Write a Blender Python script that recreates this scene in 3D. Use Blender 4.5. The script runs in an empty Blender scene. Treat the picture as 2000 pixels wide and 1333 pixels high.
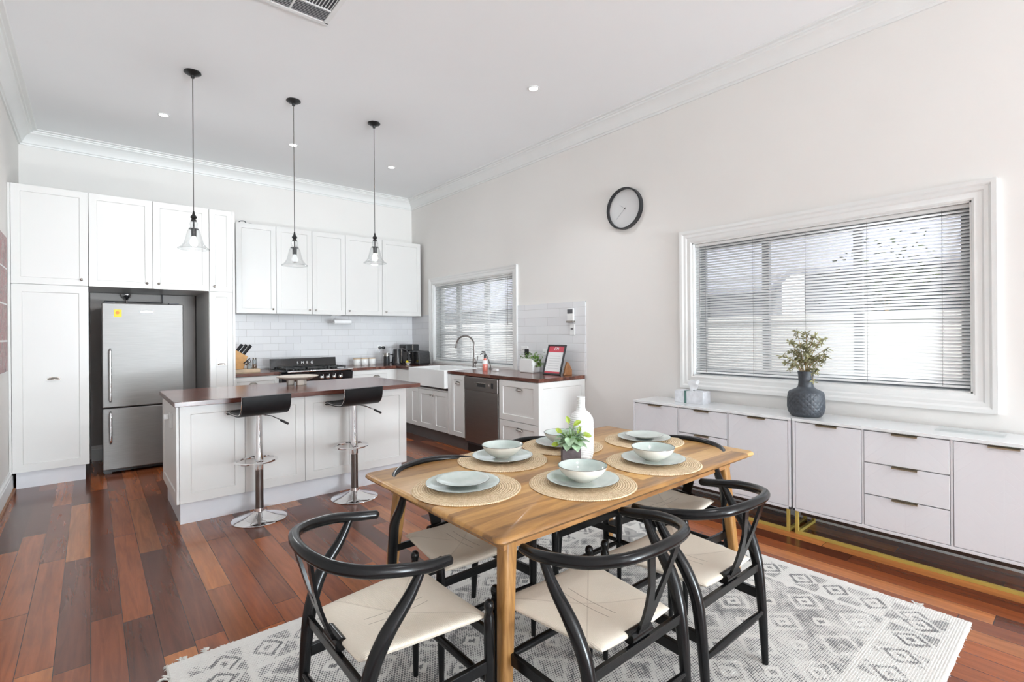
import bpy, bmesh, math, random
from mathutils import Vector, Matrix
PI = math.pi
C = bpy.context.scene.collection

# ------------------------------------------------------------------ camera
F_PX, YAW, ROLL, CAM_H, PY = 975.66, 0.700765, -0.0077067, 1.40, -15.02
cd = bpy.data.cameras.new('camera'); cam = bpy.data.objects.new('camera', cd); C.objects.link(cam)
cd.sensor_fit = 'HORIZONTAL'; cd.sensor_width = 36.0
cd.lens = F_PX / 2000 * 36.0
cd.shift_y = PY / 2000
cd.clip_start = 0.05; cd.clip_end = 200
_f = Vector((math.sin(YAW), math.cos(YAW), 0)); _r0 = Vector((math.cos(YAW), -math.sin(YAW), 0)); _u0 = Vector((0, 0, 1))
_r = _r0*math.cos(ROLL) + _u0*math.sin(ROLL); _u = -_r0*math.sin(ROLL) + _u0*math.cos(ROLL)
cam.matrix_world = Matrix(((_r.x, _u.x, -_f.x, 0), (_r.y, _u.y, -_f.y, 0), (_r.z, _u.z, -_f.z, CAM_H), (0, 0, 0, 1)))
bpy.context.scene.camera = cam

# ------------------------------------------------------------------ world, sun, exposure
w = bpy.data.worlds.new('sky'); bpy.context.scene.world = w; w.use_nodes = True
wn = w.node_tree.nodes; wl = w.node_tree.links
bg = wn['Background']
sky = wn.new('ShaderNodeTexSky'); sky.sky_type = 'HOSEK_WILKIE'; sky.turbidity = 4.0; sky.ground_albedo = 0.5
sky.sun_direction = Vector((-0.45, 0.25, 0.85)).normalized()
mixw = wn.new('ShaderNodeMix'); mixw.data_type = 'RGBA'
mixw.inputs[0].default_value = 0.75
mixw.inputs[7].default_value = (0.92, 0.96, 1.0, 1)
wl.new(sky.outputs[0], mixw.inputs[6]); wl.new(mixw.outputs[2], bg.inputs[0])
bg.inputs[1].default_value = 2.4
vs = bpy.context.scene.view_settings
vs.view_transform = 'Standard'; vs.look = 'None'; vs.gamma = 1.0; vs.use_curve_mapping = False
vs.exposure = 0.13

def lamp(name, kind, loc, energy, color=(1, 1, 1), rot=None, **kw):
    d = bpy.data.lights.new(name, kind); d.energy = energy; d.color = color
    for k, v in kw.items(): setattr(d, k, v)
    o = bpy.data.objects.new(name, d); C.objects.link(o); o.location = loc
    if rot: o.rotation_euler = rot
    return o
lamp('sun', 'SUN', (0, 0, 9), 5.0, (1, .97, .92), rot=(0.25, -0.62, 0), angle=0.02)
# added fill lamps outside the invented door opening behind the camera, one aimed upward
lamp('added_door_fill', 'AREA', (2.6, -9.35, 1.6), 640, (.825, .93, 1), rot=(PI/2, 0, 0), shape='RECTANGLE', size=2.6, size_y=2.6)
lamp('added_ceiling_fill', 'AREA', (2.6, -9.5, 0.30), 1050, (.825, .93, 1), rot=(PI/2+0.80, 0, 0), shape='RECTANGLE', size=2.6, size_y=1.0)
# lamp('side_daylight', 'AREA', (-0.95, -3.6, 1.7), 40, (.84, .93, 1), rot=(PI/2, 0, -PI/2), shape='RECTANGLE', size=2.2, size_y=1.9)

# ------------------------------------------------------------------ node / material helpers
MATS = {}
class NT:
    def __init__(s, name):
        m = bpy.data.materials.new(name); m.use_nodes = True; s.m = m; s.t = m.node_tree
        s.n = s.t.nodes; s.l = s.t.links; s.b = s.n['Principled BSDF']; s.out = s.n['Material Output']
    def node(s, typ, **kw):
        n = s.n.new(typ)
        for k, v in kw.items(): setattr(n, k, v)
        return n
    def lk(s, a, b):
        if isinstance(a, (int, float)): b.default_value = a
        elif isinstance(a, tuple): b.default_value = a
        else: s.l.new(a, b)
    def math(s, op, a, b=0.0, c=None, clamp=False):
        n = s.node('ShaderNodeMath', operation=op, use_clamp=clamp); s.lk(a, n.inputs[0]); s.lk(b, n.inputs[1])
        if c is not None: s.lk(c, n.inputs[2])
        return n.outputs[0]
    def mix(s, f, a, b, mode='MIX'):
        n = s.node('ShaderNodeMix', data_type='RGBA', blend_type=mode)
        s.lk(f, n.inputs[0]); s.lk(a, n.inputs[6]); s.lk(b, n.inputs[7]); return n.outputs[2]
    def coords(s, kind='Object'):
        return s.node('ShaderNodeTexCoord').outputs[kind]
    def sep(s, v):
        n = s.node('ShaderNodeSeparateXYZ'); s.l.new(v, n.inputs[0]); return n.outputs
    def comb(s, x, y, z):
        n = s.node('ShaderNodeCombineXYZ'); s.lk(x, n.inputs[0]); s.lk(y, n.inputs[1]); s.lk(z, n.inputs[2]); return n.outputs[0]
    def noise(s, vec, scale, detail=3.0, rough=.5, dist=0.0):
        n = s.node('ShaderNodeTexNoise'); s.l.new(vec, n.inputs['Vector']); n.inputs['Scale'].default_value = scale
        n.inputs['Detail'].default_value = detail; n.inputs['Roughness'].default_value = rough; n.inputs['Distortion'].default_value = dist
        return n.outputs['Fac']
    def white(s, vec):
        n = s.node('ShaderNodeTexWhiteNoise', noise_dimensions='3D'); s.l.new(vec, n.inputs['Vector']); return n.outputs
    def ramp(s, f, stops, interp='LINEAR'):
        n = s.node('ShaderNodeValToRGB'); s.l.new(f, n.inputs[0]); n.color_ramp.interpolation = interp
        e = n.color_ramp.elements
        while len(e) < len(stops): e.new(0.5)
        for i, (p, c) in enumerate(stops): e[i].position = p; e[i].color = (*c, 1)
        return n.outputs[0]
    def scalev(s, v, sx, sy, sz):
        n = s.node('ShaderNodeMapping'); s.l.new(v, n.inputs[0]); n.inputs['Scale'].default_value = (sx, sy, sz); return n.outputs[0]
    def bump(s, h, strength=.3, dist=.01):
        n = s.node('ShaderNodeBump'); n.inputs['Strength'].default_value = strength; n.inputs['Distance'].default_value = dist
        s.l.new(h, n.inputs['Height']); s.l.new(n.outputs[0], s.b.inputs['Normal'])
    def base(s, c): s.lk(c if not (isinstance(c, tuple) and len(c) == 3) else (*c, 1), s.b.inputs['Base Color'])
    def set(s, **kw):
        for k, v in kw.items():
            s.lk(v, s.b.inputs[{'rough': 'Roughness', 'metal': 'Metallic', 'spec': 'Specular IOR Level', 'coat': 'Coat Weight', 'coatr': 'Coat Roughness', 'alpha': 'Alpha', 'sheen': 'Sheen Weight', 'sss': 'Subsurface Weight', 'trans': 'Transmission Weight', 'es': 'Emission Strength'}[k]])

def simple(name, col, rough=.5, metal=0., spec=.5, coat=0., var=.03, vscale=9., bump=0., bscale=60., **kw):
    t = NT(name); v = t.coords(); n = t.noise(v, vscale, 4)
    a = tuple(min(1, c*(1-var)) for c in col); b = tuple(min(1, c*(1+var)) for c in col)
    t.base(t.ramp(n, [(.3, a), (.7, b)])); t.set(rough=rough, metal=metal, spec=spec, coat=coat, **kw)
    if bump: t.bump(t.noise(v, bscale, 3), bump, .004)
    MATS[name] = t.m; return t.m

simple('wall_paint', (.81, .785, .755), .75, bump=.03, bscale=180, var=.012, vscale=1.5)
simple('ceiling_paint', (.90, .905, .91), .8, var=.008, vscale=1.5)
simple('trim_white', (.80, .80, .785), .38, var=.01)
simple('cabinet_white', (.755, .742, .72), .33, var=.008, vscale=2)
simple('plinth_white', (.72, .72, .75), .3, var=.02)
simple('plinth_steel', (.16, .145, .14), .35, metal=.4, var=.04)
simple('door_lilac_white', (.76, .75, .775), .4, var=.008)
simple('black_lacquer', (.006, .006, .0065), .22, coat=.0, spec=.30, var=.2, vscale=30)
simple('black_metal', (.015, .015, .015), .35, var=.2)
simple('black_gloss', (.012, .012, .014), .12, coat=.5, var=.1)
simple('black_plastic', (.02, .02, .022), .38, var=.1)
simple('dark_grey_plastic', (.09, .09, .10), .5)
simple('charcoal_gap', (.03, .03, .03), .8)
simple('sash_backlit_pale', (.55, .56, .57), .45, var=.02)  # paler version of the sash's painted backlit shade
simple('sash_backlit', (.30, .31, .33), .45, var=.02)  # sash darkened in colour to look backlit by the daylight
simple('gap_grey', (.35, .34, .33), .8)
simple('nickel', (.42, .39, .36), .22, metal=1., var=.05)
simple('chrome', (.86, .86, .87), .06, metal=1., var=.01)
simple('gunmetal', (.22, .20, .19), .28, metal=1., var=.05)
simple('brass', (.50, .37, .09), .42, metal=.25, var=.04)
simple('bronze_handle', (.36, .29, .20), .4, metal=.8, var=.05)
simple('white_plastic', (.82, .82, .81), .35, var=.01)
simple('white_ceramic', (.86, .86, .85), .14, coat=.4, var=.008)
simple('matte_white_ceramic', (.84, .84, .83), .6, var=.015)
simple('paper_white', (.86, .86, .86), .8, var=.01)
simple('cord_grey', (.12, .11, .10), .7)
simple('yellow_label', (.85, .66, .02), .5, var=.1)
simple('orange_print', (.80, .30, .03), .5)
simple('red_print', (.62, .06, .09), .45, var=.05)
simple('white_print', (.85, .85, .85), .5)
simple('grey_print', (.45, .46, .46), .6)
simple('pale_wood', (.66, .50, .33), .5, var=.12, vscale=14)
simple('knife_block_wood', (.60, .30, .08), .45, var=.12, vscale=20)
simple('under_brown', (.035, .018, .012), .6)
simple('stand_wood', (.30, .13, .05), .4, var=.2, vscale=18)
simple('whitewash_wood', (.60, .54, .47), .6, var=.1, vscale=25)
simple('canister_white', (.82, .82, .80), .3, var=.01)
simple('soap_pink', (.72, .20, .15), .2, var=.08)
simple('leaf_green', (.16, .30, .05), .45, var=.35, vscale=30)
simple('leaf_lime', (.26, .34, .03), .45, var=.25, vscale=30)
simple('leaf_silver', (.34, .47, .30), .5, var=.25, vscale=40)
simple('leaf_sand', (.27, .26, .13), .55, var=.35, vscale=40)
simple('twig', (.38, .26, .12), .7, var=.2)
simple('pot_charcoal', (.10, .08, .085), .8, var=.35, vscale=25, bump=.3, bscale=90)
simple('tissue', (.85, .86, .88), .85, var=.02)
simple('tissue_box_print', (.72, .73, .76), .6, var=.10, vscale=28)
simple('tissue_band', (.10, .20, .18), .5)
simple('marble_top', (.82, .83, .84), .12, var=.02, vscale=5, coat=.3)
simple('clock_face', (.72, .72, .72), .35, var=.01)
simple('fence_cream', (.60, .59, .57), .8, var=.03)
simple('house_wall', (.34, .34, .38), .8, var=.03)
simple('outside_glass', (.05, .06, .08), .1)
simple('concrete', (.55, .53, .50), .85, var=.1)
simple('bush_green', (.05, .07, .03), .8, var=.4, vscale=8)
simple('lamp_white', (.85, .85, .85), .4)
simple('black_leather', (.010, .010, .011), .36, spec=.3, var=.2, vscale=20, bump=.12, bscale=140)
simple('niche_panel', (.44, .41, .39), .6, var=.02)

def glass(name, tint=(.97, .98, .98), gloss=.10, edge=.55):
    t = NT(name); t.n.remove(t.b)
    tr = t.node('ShaderNodeBsdfTransparent'); tr.inputs[0].default_value = (*tint, 1)
    gl = t.node('ShaderNodeBsdfGlossy'); gl.inputs['Roughness'].default_value = .03
    lw = t.node('ShaderNodeLayerWeight'); lw.inputs[0].default_value = .25
    f = t.math('ADD', t.math('MULTIPLY', lw.outputs['Facing'], edge), gloss*.4, clamp=True)
    mx = t.node('ShaderNodeMixShader'); t.l.new(f, mx.inputs[0]); t.l.new(tr.outputs[0], mx.inputs[1]); t.l.new(gl.outputs[0], mx.inputs[2])
    t.l.new(mx.outputs[0], t.out.inputs[0]); MATS[name] = t.m
glass('window_glass', (.98, .99, .99), .10, .10)
glass('shade_glass', (.985, .99, .99), .06, .35)
glass('jar_glass', (.86, .88, .88), .2, .6)

def emit(name, col, strength):
    t = NT(name); t.base(col); t.lk((*col, 1), t.b.inputs['Emission Color']); t.set(es=strength); MATS[name] = t.m
emit('downlight_glow', (1, .99, .97), 6.0)
emit('bulb_glow', (1, .93, .82), 4.0)

def m_floor():
    t = NT('floorboards'); v = t.coords(); x, y, z = t.sep(v)
    W = .121
    bx = t.math('DIVIDE', t.math('ADD', x, .0075), W); bi = t.math('FLOOR', bx); fx = t.math('FRACT', bx)
    off = t.white(t.comb(bi, 3.0, 0.0))[0]
    by = t.math('ADD', t.math('DIVIDE', y, 1.35), t.math('MULTIPLY', off, 7.3)); ji = t.math('FLOOR', by); fy = t.math('FRACT', by)
    rnd = t.white(t.comb(bi, ji, 1.0)); r = rnd[0]; r2 = t.white(t.comb(bi, ji, 9.0))[0]
    col = t.ramp(r, [(0, (.070, .021, .012)), (.25, (.125, .037, .018)), (.5, (.215, .062, .023)), (.72, (.30, .090, .029)), (.88, (.155, .045, .02)), (1, (.40, .15, .05))])
    g = t.comb(t.math('ADD', t.math('MULTIPLY', x, 26), t.math('MULTIPLY', r2, 50)), t.math('ADD', t.math('MULTIPLY', y, 1.6), t.math('MULTIPLY', r, 30)), 0.0)
    n1 = t.noise(g, 1.0, 6, .62, 1.1)
    n2 = t.noise(t.comb(t.math('MULTIPLY', x, 3.0), t.math('MULTIPLY', y, .8), r), 1.5, 4, .6, .8)
    c2 = t.mix(t.math('MULTIPLY', n1, .95), t.mix(1.0, col, (.42, .40, .40, 1), 'MULTIPLY'), t.mix(1.0, col, (1.7, 1.6, 1.45, 1), 'MULTIPLY'))
    c3 = t.mix(t.math('MULTIPLY', t.math('SUBTRACT', n2, .35, clamp=True), 1.3), c2, t.mix(1.0, c2, (1.55, 1.5, 1.35, 1), 'MULTIPLY'))
    ex = t.math('MINIMUM', fx, t.math('SUBTRACT', 1.0, fx)); ey = t.math('MINIMUM', fy, t.math('SUBTRACT', 1.0, fy))
    gx = t.math('LESS_THAN', ex, .011); gy = t.math('LESS_THAN', ey, .0012); gap = t.math('MAXIMUM', gx, gy)
    t.base(t.mix(gap, c3, (.022, .008, .005, 1)))
    dip = t.math('SUBTRACT', 1.0, t.math('MULTIPLY', ex, 2.0)); cup = t.math('MULTIPLY', t.math('MULTIPLY', dip, dip), -.12)
    h = t.math('ADD', t.math('ADD', t.math('MULTIPLY', gap, -.6), cup), t.math('MULTIPLY', n2, .25))
    t.bump(h, .18, .004)
    t.set(rough=t.math('ADD', .15, t.math('MULTIPLY', n2, .12)), spec=.42, coat=.08, coatr=.08)
    MATS['floorboards'] = t.m
m_floor()

def m_wood(name, axis, stops, sc=(9, 1.0), rough=.35, coat=.0, stave=.0, planklen=.7):
    t = NT(name); v = t.coords(); o = t.sep(v)
    a = o[axis]; b = o[1-axis] if axis < 2 else o[0]; c = o[2] if axis < 2 else o[1]
    if stave:
        si = t.math('FLOOR', t.math('DIVIDE', b, stave))
        off = t.white(t.comb(si, 5.0, 0.0))[0]
        ji = t.math('FLOOR', t.math('ADD', t.math('DIVIDE', a, planklen), t.math('MULTIPLY', off, 5.1)))
        r = t.white(t.comb(si, ji, 2.0))[0]
    else: r = t.math('MULTIPLY', a, 0.0)
    g = t.comb(t.math('ADD', t.math('MULTIPLY', b, sc[0]), t.math('MULTIPLY', r, 9.0)), t.math('ADD', t.math('MULTIPLY', a, sc[1]), t.math('MULTIPLY', r, 17.0)), t.math('MULTIPLY', c, sc[0]))
    n = t.noise(g, 2.0, 6, .6, 1.2)
    f = t.math('ADD', t.math('MULTIPLY', n, .75), t.math('MULTIPLY', r, .42)) if stave else n
    t.base(t.ramp(f, stops)); t.set(rough=rough, coat=coat, coatr=.12)
    t.bump(n, .05, .002); MATS[name] = t.m
m_wood('benchtop_jarrah_x', 0, [(.25, (.040, .012, .009)), (.5, (.095, .028, .018)), (.8, (.19, .075, .05))], (14, 1.5), .24, .3, .045, .5)
m_wood('benchtop_jarrah_y', 1, [(.25, (.040, .012, .009)), (.5, (.095, .028, .018)), (.8, (.19, .075, .05))], (14, 1.5), .24, .3, .045, .5)
TW = [(.22, (.14, .066, .022)), (.42, (.34, .165, .046)), (.6, (.52, .275, .080)), (.85, (.66, .40, .15))]
m_wood('table_acacia', 0, TW, (8, 1.0), .36, .15, .105, 3.0)
m_wood('table_leg_acacia', 2, [(.25, (.19, .085, .022)), (.5, (.34, .165, .045)), (.8, (.48, .26, .09))], (30, 2.5), .4, .1)
m_wood('apron_acacia', 0, [(.25, (.20, .09, .03)), (.5, (.36, .17, .055)), (.8, (.5, .27, .1))], (20, 1.5), .4, .1)

def m_tiles(name, ax, w, h, z0):
    t = NT(name); v = t.coords(); o = t.sep(v); a = o[ax]; z = o[2]
    rz = t.math('DIVIDE', t.math('SUBTRACT', z, z0), h); ri = t.math('FLOOR', rz); fz = t.math('FRACT', rz)
    odd = t.math('MODULO', t.math('ABSOLUTE', ri), 2.0)
    ra = t.math('ADD', t.math('DIVIDE', a, w), t.math('MULTIPLY', odd, .5)); ai = t.math('FLOOR', ra); fa = t.math('FRACT', ra)
    ea = t.math('MULTIPLY', t.math('MINIMUM', fa, t.math('SUBTRACT', 1.0, fa)), w); ez = t.math('MULTIPLY', t.math('MINIMUM', fz, t.math('SUBTRACT', 1.0, fz)), h)
    e = t.math('MINIMUM', ea, ez); g = t.math('LESS_THAN', e, .0014)
    rn = t.white(t.comb(ai, ri, 1.0))[0]
    t.base(t.mix(g, t.ramp(rn, [(0, (.76, .76, .775)), (1, (.80, .80, .81))]), (.50, .49, .48, 1)))
    t.set(rough=t.math('ADD', .07, t.math('MULTIPLY', g, .6)), coat=.3)
    n = t.noise(t.scalev(v, 1, 1, 1), 9.0, 2)
    hh = t.math('ADD', t.math('MULTIPLY', t.math('MINIMUM', t.math('MULTIPLY', e, 300.0), 1.0), 1.0), t.math('ADD', t.math('MULTIPLY', n, .8), t.math('MULTIPLY', rn, .0)))
    t.bump(hh, .35, .003); MATS[name] = t.m
m_tiles('subway_tile_back', 0, .20, .0995, .94)
m_tiles('subway_tile_side', 1, .40, .0995, .94)

def m_steel(name, ax, col=(.48, .46, .44), rough=.32, metal=1.0):
    t = NT(name); v = t.coords()
    s = [1, 1, 1]; s = [60 if i != ax else 1.5 for i in range(3)]
    n = t.noise(t.scalev(v, *s), 4.0, 3)
    t.base(t.ramp(n, [(.3, tuple(c*.93 for c in col)), (.7, tuple(min(1, c*1.05) for c in col))])); t.set(rough=rough, metal=metal)
    t.bump(n, .03, .001); MATS[name] = t.m
m_steel('brushed_steel', 0, (.235, .227, .22), .46, .72)
m_steel('dark_steel', 1, (.40, .37, .35), .34)

def m_cord():
    t = NT('paper_cord'); v = t.coords(); x, y, z = t.sep(v)
    ax = t.math('DIVIDE', t.math('ABSOLUTE', x), .245); ay = t.math('DIVIDE', t.math('ABSOLUTE', t.math('SUBTRACT', y, .0)), .21)
    side = t.math('GREATER_THAN', ax, ay)
    wob = t.math('MULTIPLY', t.noise(v, 14.0, 2), .004)
    sx = t.math('SINE', t.math('MULTIPLY', t.math('ADD', x, wob), 2*PI/.0046)); sy = t.math('SINE', t.math('MULTIPLY', t.math('ADD', y, wob), 2*PI/.0046))
    st = t.math('ADD', t.math('MULTIPLY', side, sy), t.math('MULTIPLY', t.math('SUBTRACT', 1.0, side), sx))
    d = t.math('ABSOLUTE', t.math('SUBTRACT', ax, ay)); seam = t.math('LESS_THAN', d, .016)
    mid = t.math('MULTIPLY', t.math('LESS_THAN', t.math('ABSOLUTE', t.math('SUBTRACT', t.math('ABSOLUTE', x), .018)), .0012), t.math('LESS_THAN', t.math('ABSOLUTE', y), .11))
    n = t.noise(v, 260.0, 2); n2 = t.noise(v, 9.0, 3)
    c = t.mix(t.math('ADD', t.math('MULTIPLY', st, .22), .5), (.70, .60, .48, 1), (.88, .80, .68, 1))
    c = t.mix(t.math('MULTIPLY', n, .45), c, (.92, .86, .76, 1))
    c = t.mix(t.math('MULTIPLY', n2, .30), c, (.70, .60, .48, 1))
    c = t.mix(t.math('MULTIPLY', seam, .28), c, (.36, .28, .19, 1)); c = t.mix(t.math('MULTIPLY', mid, .7), c, (.16, .11, .06, 1))
    t.base(c); t.set(rough=.75)
    t.bump(t.math('SUBTRACT', st, t.math('ADD', t.math('MULTIPLY', seam, 1.5), t.math('MULTIPLY', mid, 3.0))), .5, .0015); MATS['paper_cord'] = t.m
m_cord()

def m_mat():
    t = NT('straw_weave'); v = t.coords(); x, y, z = t.sep(v)
    r = t.math('SQRT', t.math('ADD', t.math('MULTIPLY', x, x), t.math('MULTIPLY', y, y)))
    th = t.math('ARCTAN2', y, x)
    ring = t.math('FRACT', t.math('DIVIDE', t.math('ADD', r, t.math('MULTIPLY', th, .0105/(2*PI))), .0105))
    rb = t.math('SINE', t.math('MULTIPLY', ring, 2*PI))
    br = t.math('SINE', t.math('ADD', t.math('MULTIPLY', th, 150.0), t.math('MULTIPLY', ring, 4.0)))
    n = t.noise(v, 90.0, 3)
    f = t.math('ADD', t.math('ADD', t.math('MULTIPLY', rb, .22), t.math('MULTIPLY', br, .16)), n)
    t.base(t.ramp(f, [(.15, (.56, .38, .20)), (.5, (.80, .61, .39)), (.85, (.90, .74, .52))])); t.set(rough=.8)
    t.bump(t.math('ADD', rb, t.math('MULTIPLY', br, .7)), .6, .0025); MATS['straw_weave'] = t.m
m_mat()

def m_glaze(name, c0, c1):
    t = NT(name); v = t.coords(); n = t.noise(v, 14.0, 4, .6); t.base(t.ramp(n, [(.3, c0), (.7, c1)]))
    t.set(rough=.12, coat=.3); MATS[name] = t.m
m_glaze('celadon_glaze', (.52, .61, .57), (.66, .72, .68))
m_glaze('cream_glaze', (.66, .61, .53), (.74, .70, .63))
m_glaze('rim_brown', (.06, .05, .04), (.10, .09, .08))

def m_rug():
    t = NT('rug_weave'); v = t.coords(); x, y, z = t.sep(v)
    at = t.node('ShaderNodeAttribute', attribute_name='pattern'); p = t.sep(at.outputs['Color'])[0]
    P = .0120
    ux = t.math('DIVIDE', x, P); uy = t.math('DIVIDE', y, P*.8); ri = t.math('FLOOR', uy)
    odd = t.math('MODULO', t.math('ABSOLUTE', ri), 2.0)
    fx = t.math('SUBTRACT', t.math('FRACT', t.math('ADD', ux, t.math('MULTIPLY', odd, .5))), .5); fy = t.math('SUBTRACT', t.math('FRACT', uy), .5)
    d = t.math('SQRT', t.math('ADD', t.math('MULTIPLY', fx, fx), t.math('MULTIPLY', t.math('MULTIPLY', fy, fy), .8)))
    nz = t.noise(v, 55.0, 3); nl = t.noise(v, 6.0, 3)
    rad = t.math('ADD', t.math('MULTIPLY', p, .60), t.math('MULTIPLY', t.math('SUBTRACT', nz, .5), .35))
    dot = t.math('MULTIPLY', t.math('SUBTRACT', t.math('ADD', rad, .02), d), 7.0, clamp=True)
    dot = t.math('MULTIPLY', dot, t.math('GREATER_THAN', p, .08))
    dark = t.mix(nl, (.07, .07, .075, 1), (.19, .18, .18, 1)); lt = t.mix(nz, (.66, .64, .60, 1), (.80, .78, .74, 1))
    t.base(t.mix(dot, lt, dark)); t.set(rough=.95, sheen=.2)
    t.bump(t.math('SUBTRACT', t.math('ADD', nz, t.math('MULTIPLY', d, -.8)), t.math('MULTIPLY', dot, .5)), .8, .004); MATS['rug_weave'] = t.m
m_rug()
simple('rug_edge', (.74, .72, .67), .95, var=.1, vscale=60, bump=.5, bscale=200)

def m_vase():
    t = NT('vase_slate'); v = t.coords(); x, y, z = t.sep(v)
    th = t.math('ARCTAN2', y, x)
    a = t.math('MULTIPLY', th, 20/(2*PI)); b = t.math('DIVIDE', z, .019)
    s1 = t.math('ABSOLUTE', t.math('SUBTRACT', t.math('FRACT', t.math('ADD', a, t.math('MULTIPLY', b, .5))), .5)); s2 = t.math('ABSOLUTE', t.math('SUBTRACT', t.math('FRACT', t.math('SUBTRACT', a, t.math('MULTIPLY', b, .5))), .5))
    m = t.math('MINIMUM', s1, s2); band = t.math('MULTIPLY', t.math('LESS_THAN', z, .168), t.math('GREATER_THAN', z, .02))
    n = t.noise(v, 35.0, 3)
    t.base(t.ramp(n, [(.3, (.036, .041, .050)), (.7, (.058, .066, .078))])); t.set(rough=.5)
    t.bump(t.math('MULTIPLY', t.math('MULTIPLY', m, band), 1.6), .55, .006); MATS['vase_slate'] = t.m
m_vase()

def m_chevron(name, yc, zc, sx=1.0):
    t = NT(name); v = t.coords(); x, y, z = t.sep(v)
    f = t.math('ADD', t.math('ABSOLUTE', t.math('SUBTRACT', y, yc)), t.math('ABSOLUTE', t.math('SUBTRACT', z, zc)))
    fr = t.math('FRACT', t.math('DIVIDE', f, .064)); g = t.math('LESS_THAN', fr, .07)
    cy = t.math('LESS_THAN', t.math('ABSOLUTE', t.math('SUBTRACT', y, yc)), .002); cz = t.math('LESS_THAN', t.math('ABSOLUTE', t.math('SUBTRACT', z, zc)), .002)
    g = t.math('MAXIMUM', g, t.math('MAXIMUM', cy, cz))
    t.base((.76, .75, .775)); t.set(rough=.42)
    t.bump(t.math('MULTIPLY', g, -1.0), .5, .004); MATS[name] = t.m; return t.m

def m_roof():
    t = NT('corrugated_roof'); v = t.coords(); x, y, z = t.sep(v)
    s = t.math('SINE', t.math('MULTIPLY', y, 2*PI/.18)); t.base((.27, .275, .33)); t.set(rough=.6); t.bump(s, .5, .03); MATS['corrugated_roof'] = t.m
m_roof()
def m_photo():
    t = NT('photo_collage'); v = t.coords(); x, y, z = t.sep(v)
    n = t.noise(t.scalev(v, 3, 9, 4), 1.6, 5, .7, 1.5); n2 = t.noise(v, 5.0, 3)
    c = t.ramp(n, [(.36, (.10, .08, .08)), (.44, (.50, .42, .40)), (.50, (.45, .10, .12)), (.56, (.62, .56, .54)), (.64, (.22, .18, .17))])
    t.base(t.mix(t.math('MULTIPLY', n2, .5), c, (.42, .38, .36, 1))); t.set(rough=.7); MATS['photo_collage'] = t.m
m_photo()
def m_bottle():
    t = NT('ribbed_white'); v = t.coords(); x, y, z = t.sep(v)
    s = t.math('SINE', t.math('MULTIPLY', z, 2*PI/.0095)); t.base((.84, .84, .83)); t.set(rough=.5); t.bump(s, .6, .002); MATS['ribbed_white'] = t.m
m_bottle()
def m_slat():
    t = NT('blind_slat'); t.base((.90, .90, .90)); t.set(rough=.4)
    MATS['blind_slat'] = t.m
m_slat()

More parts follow.
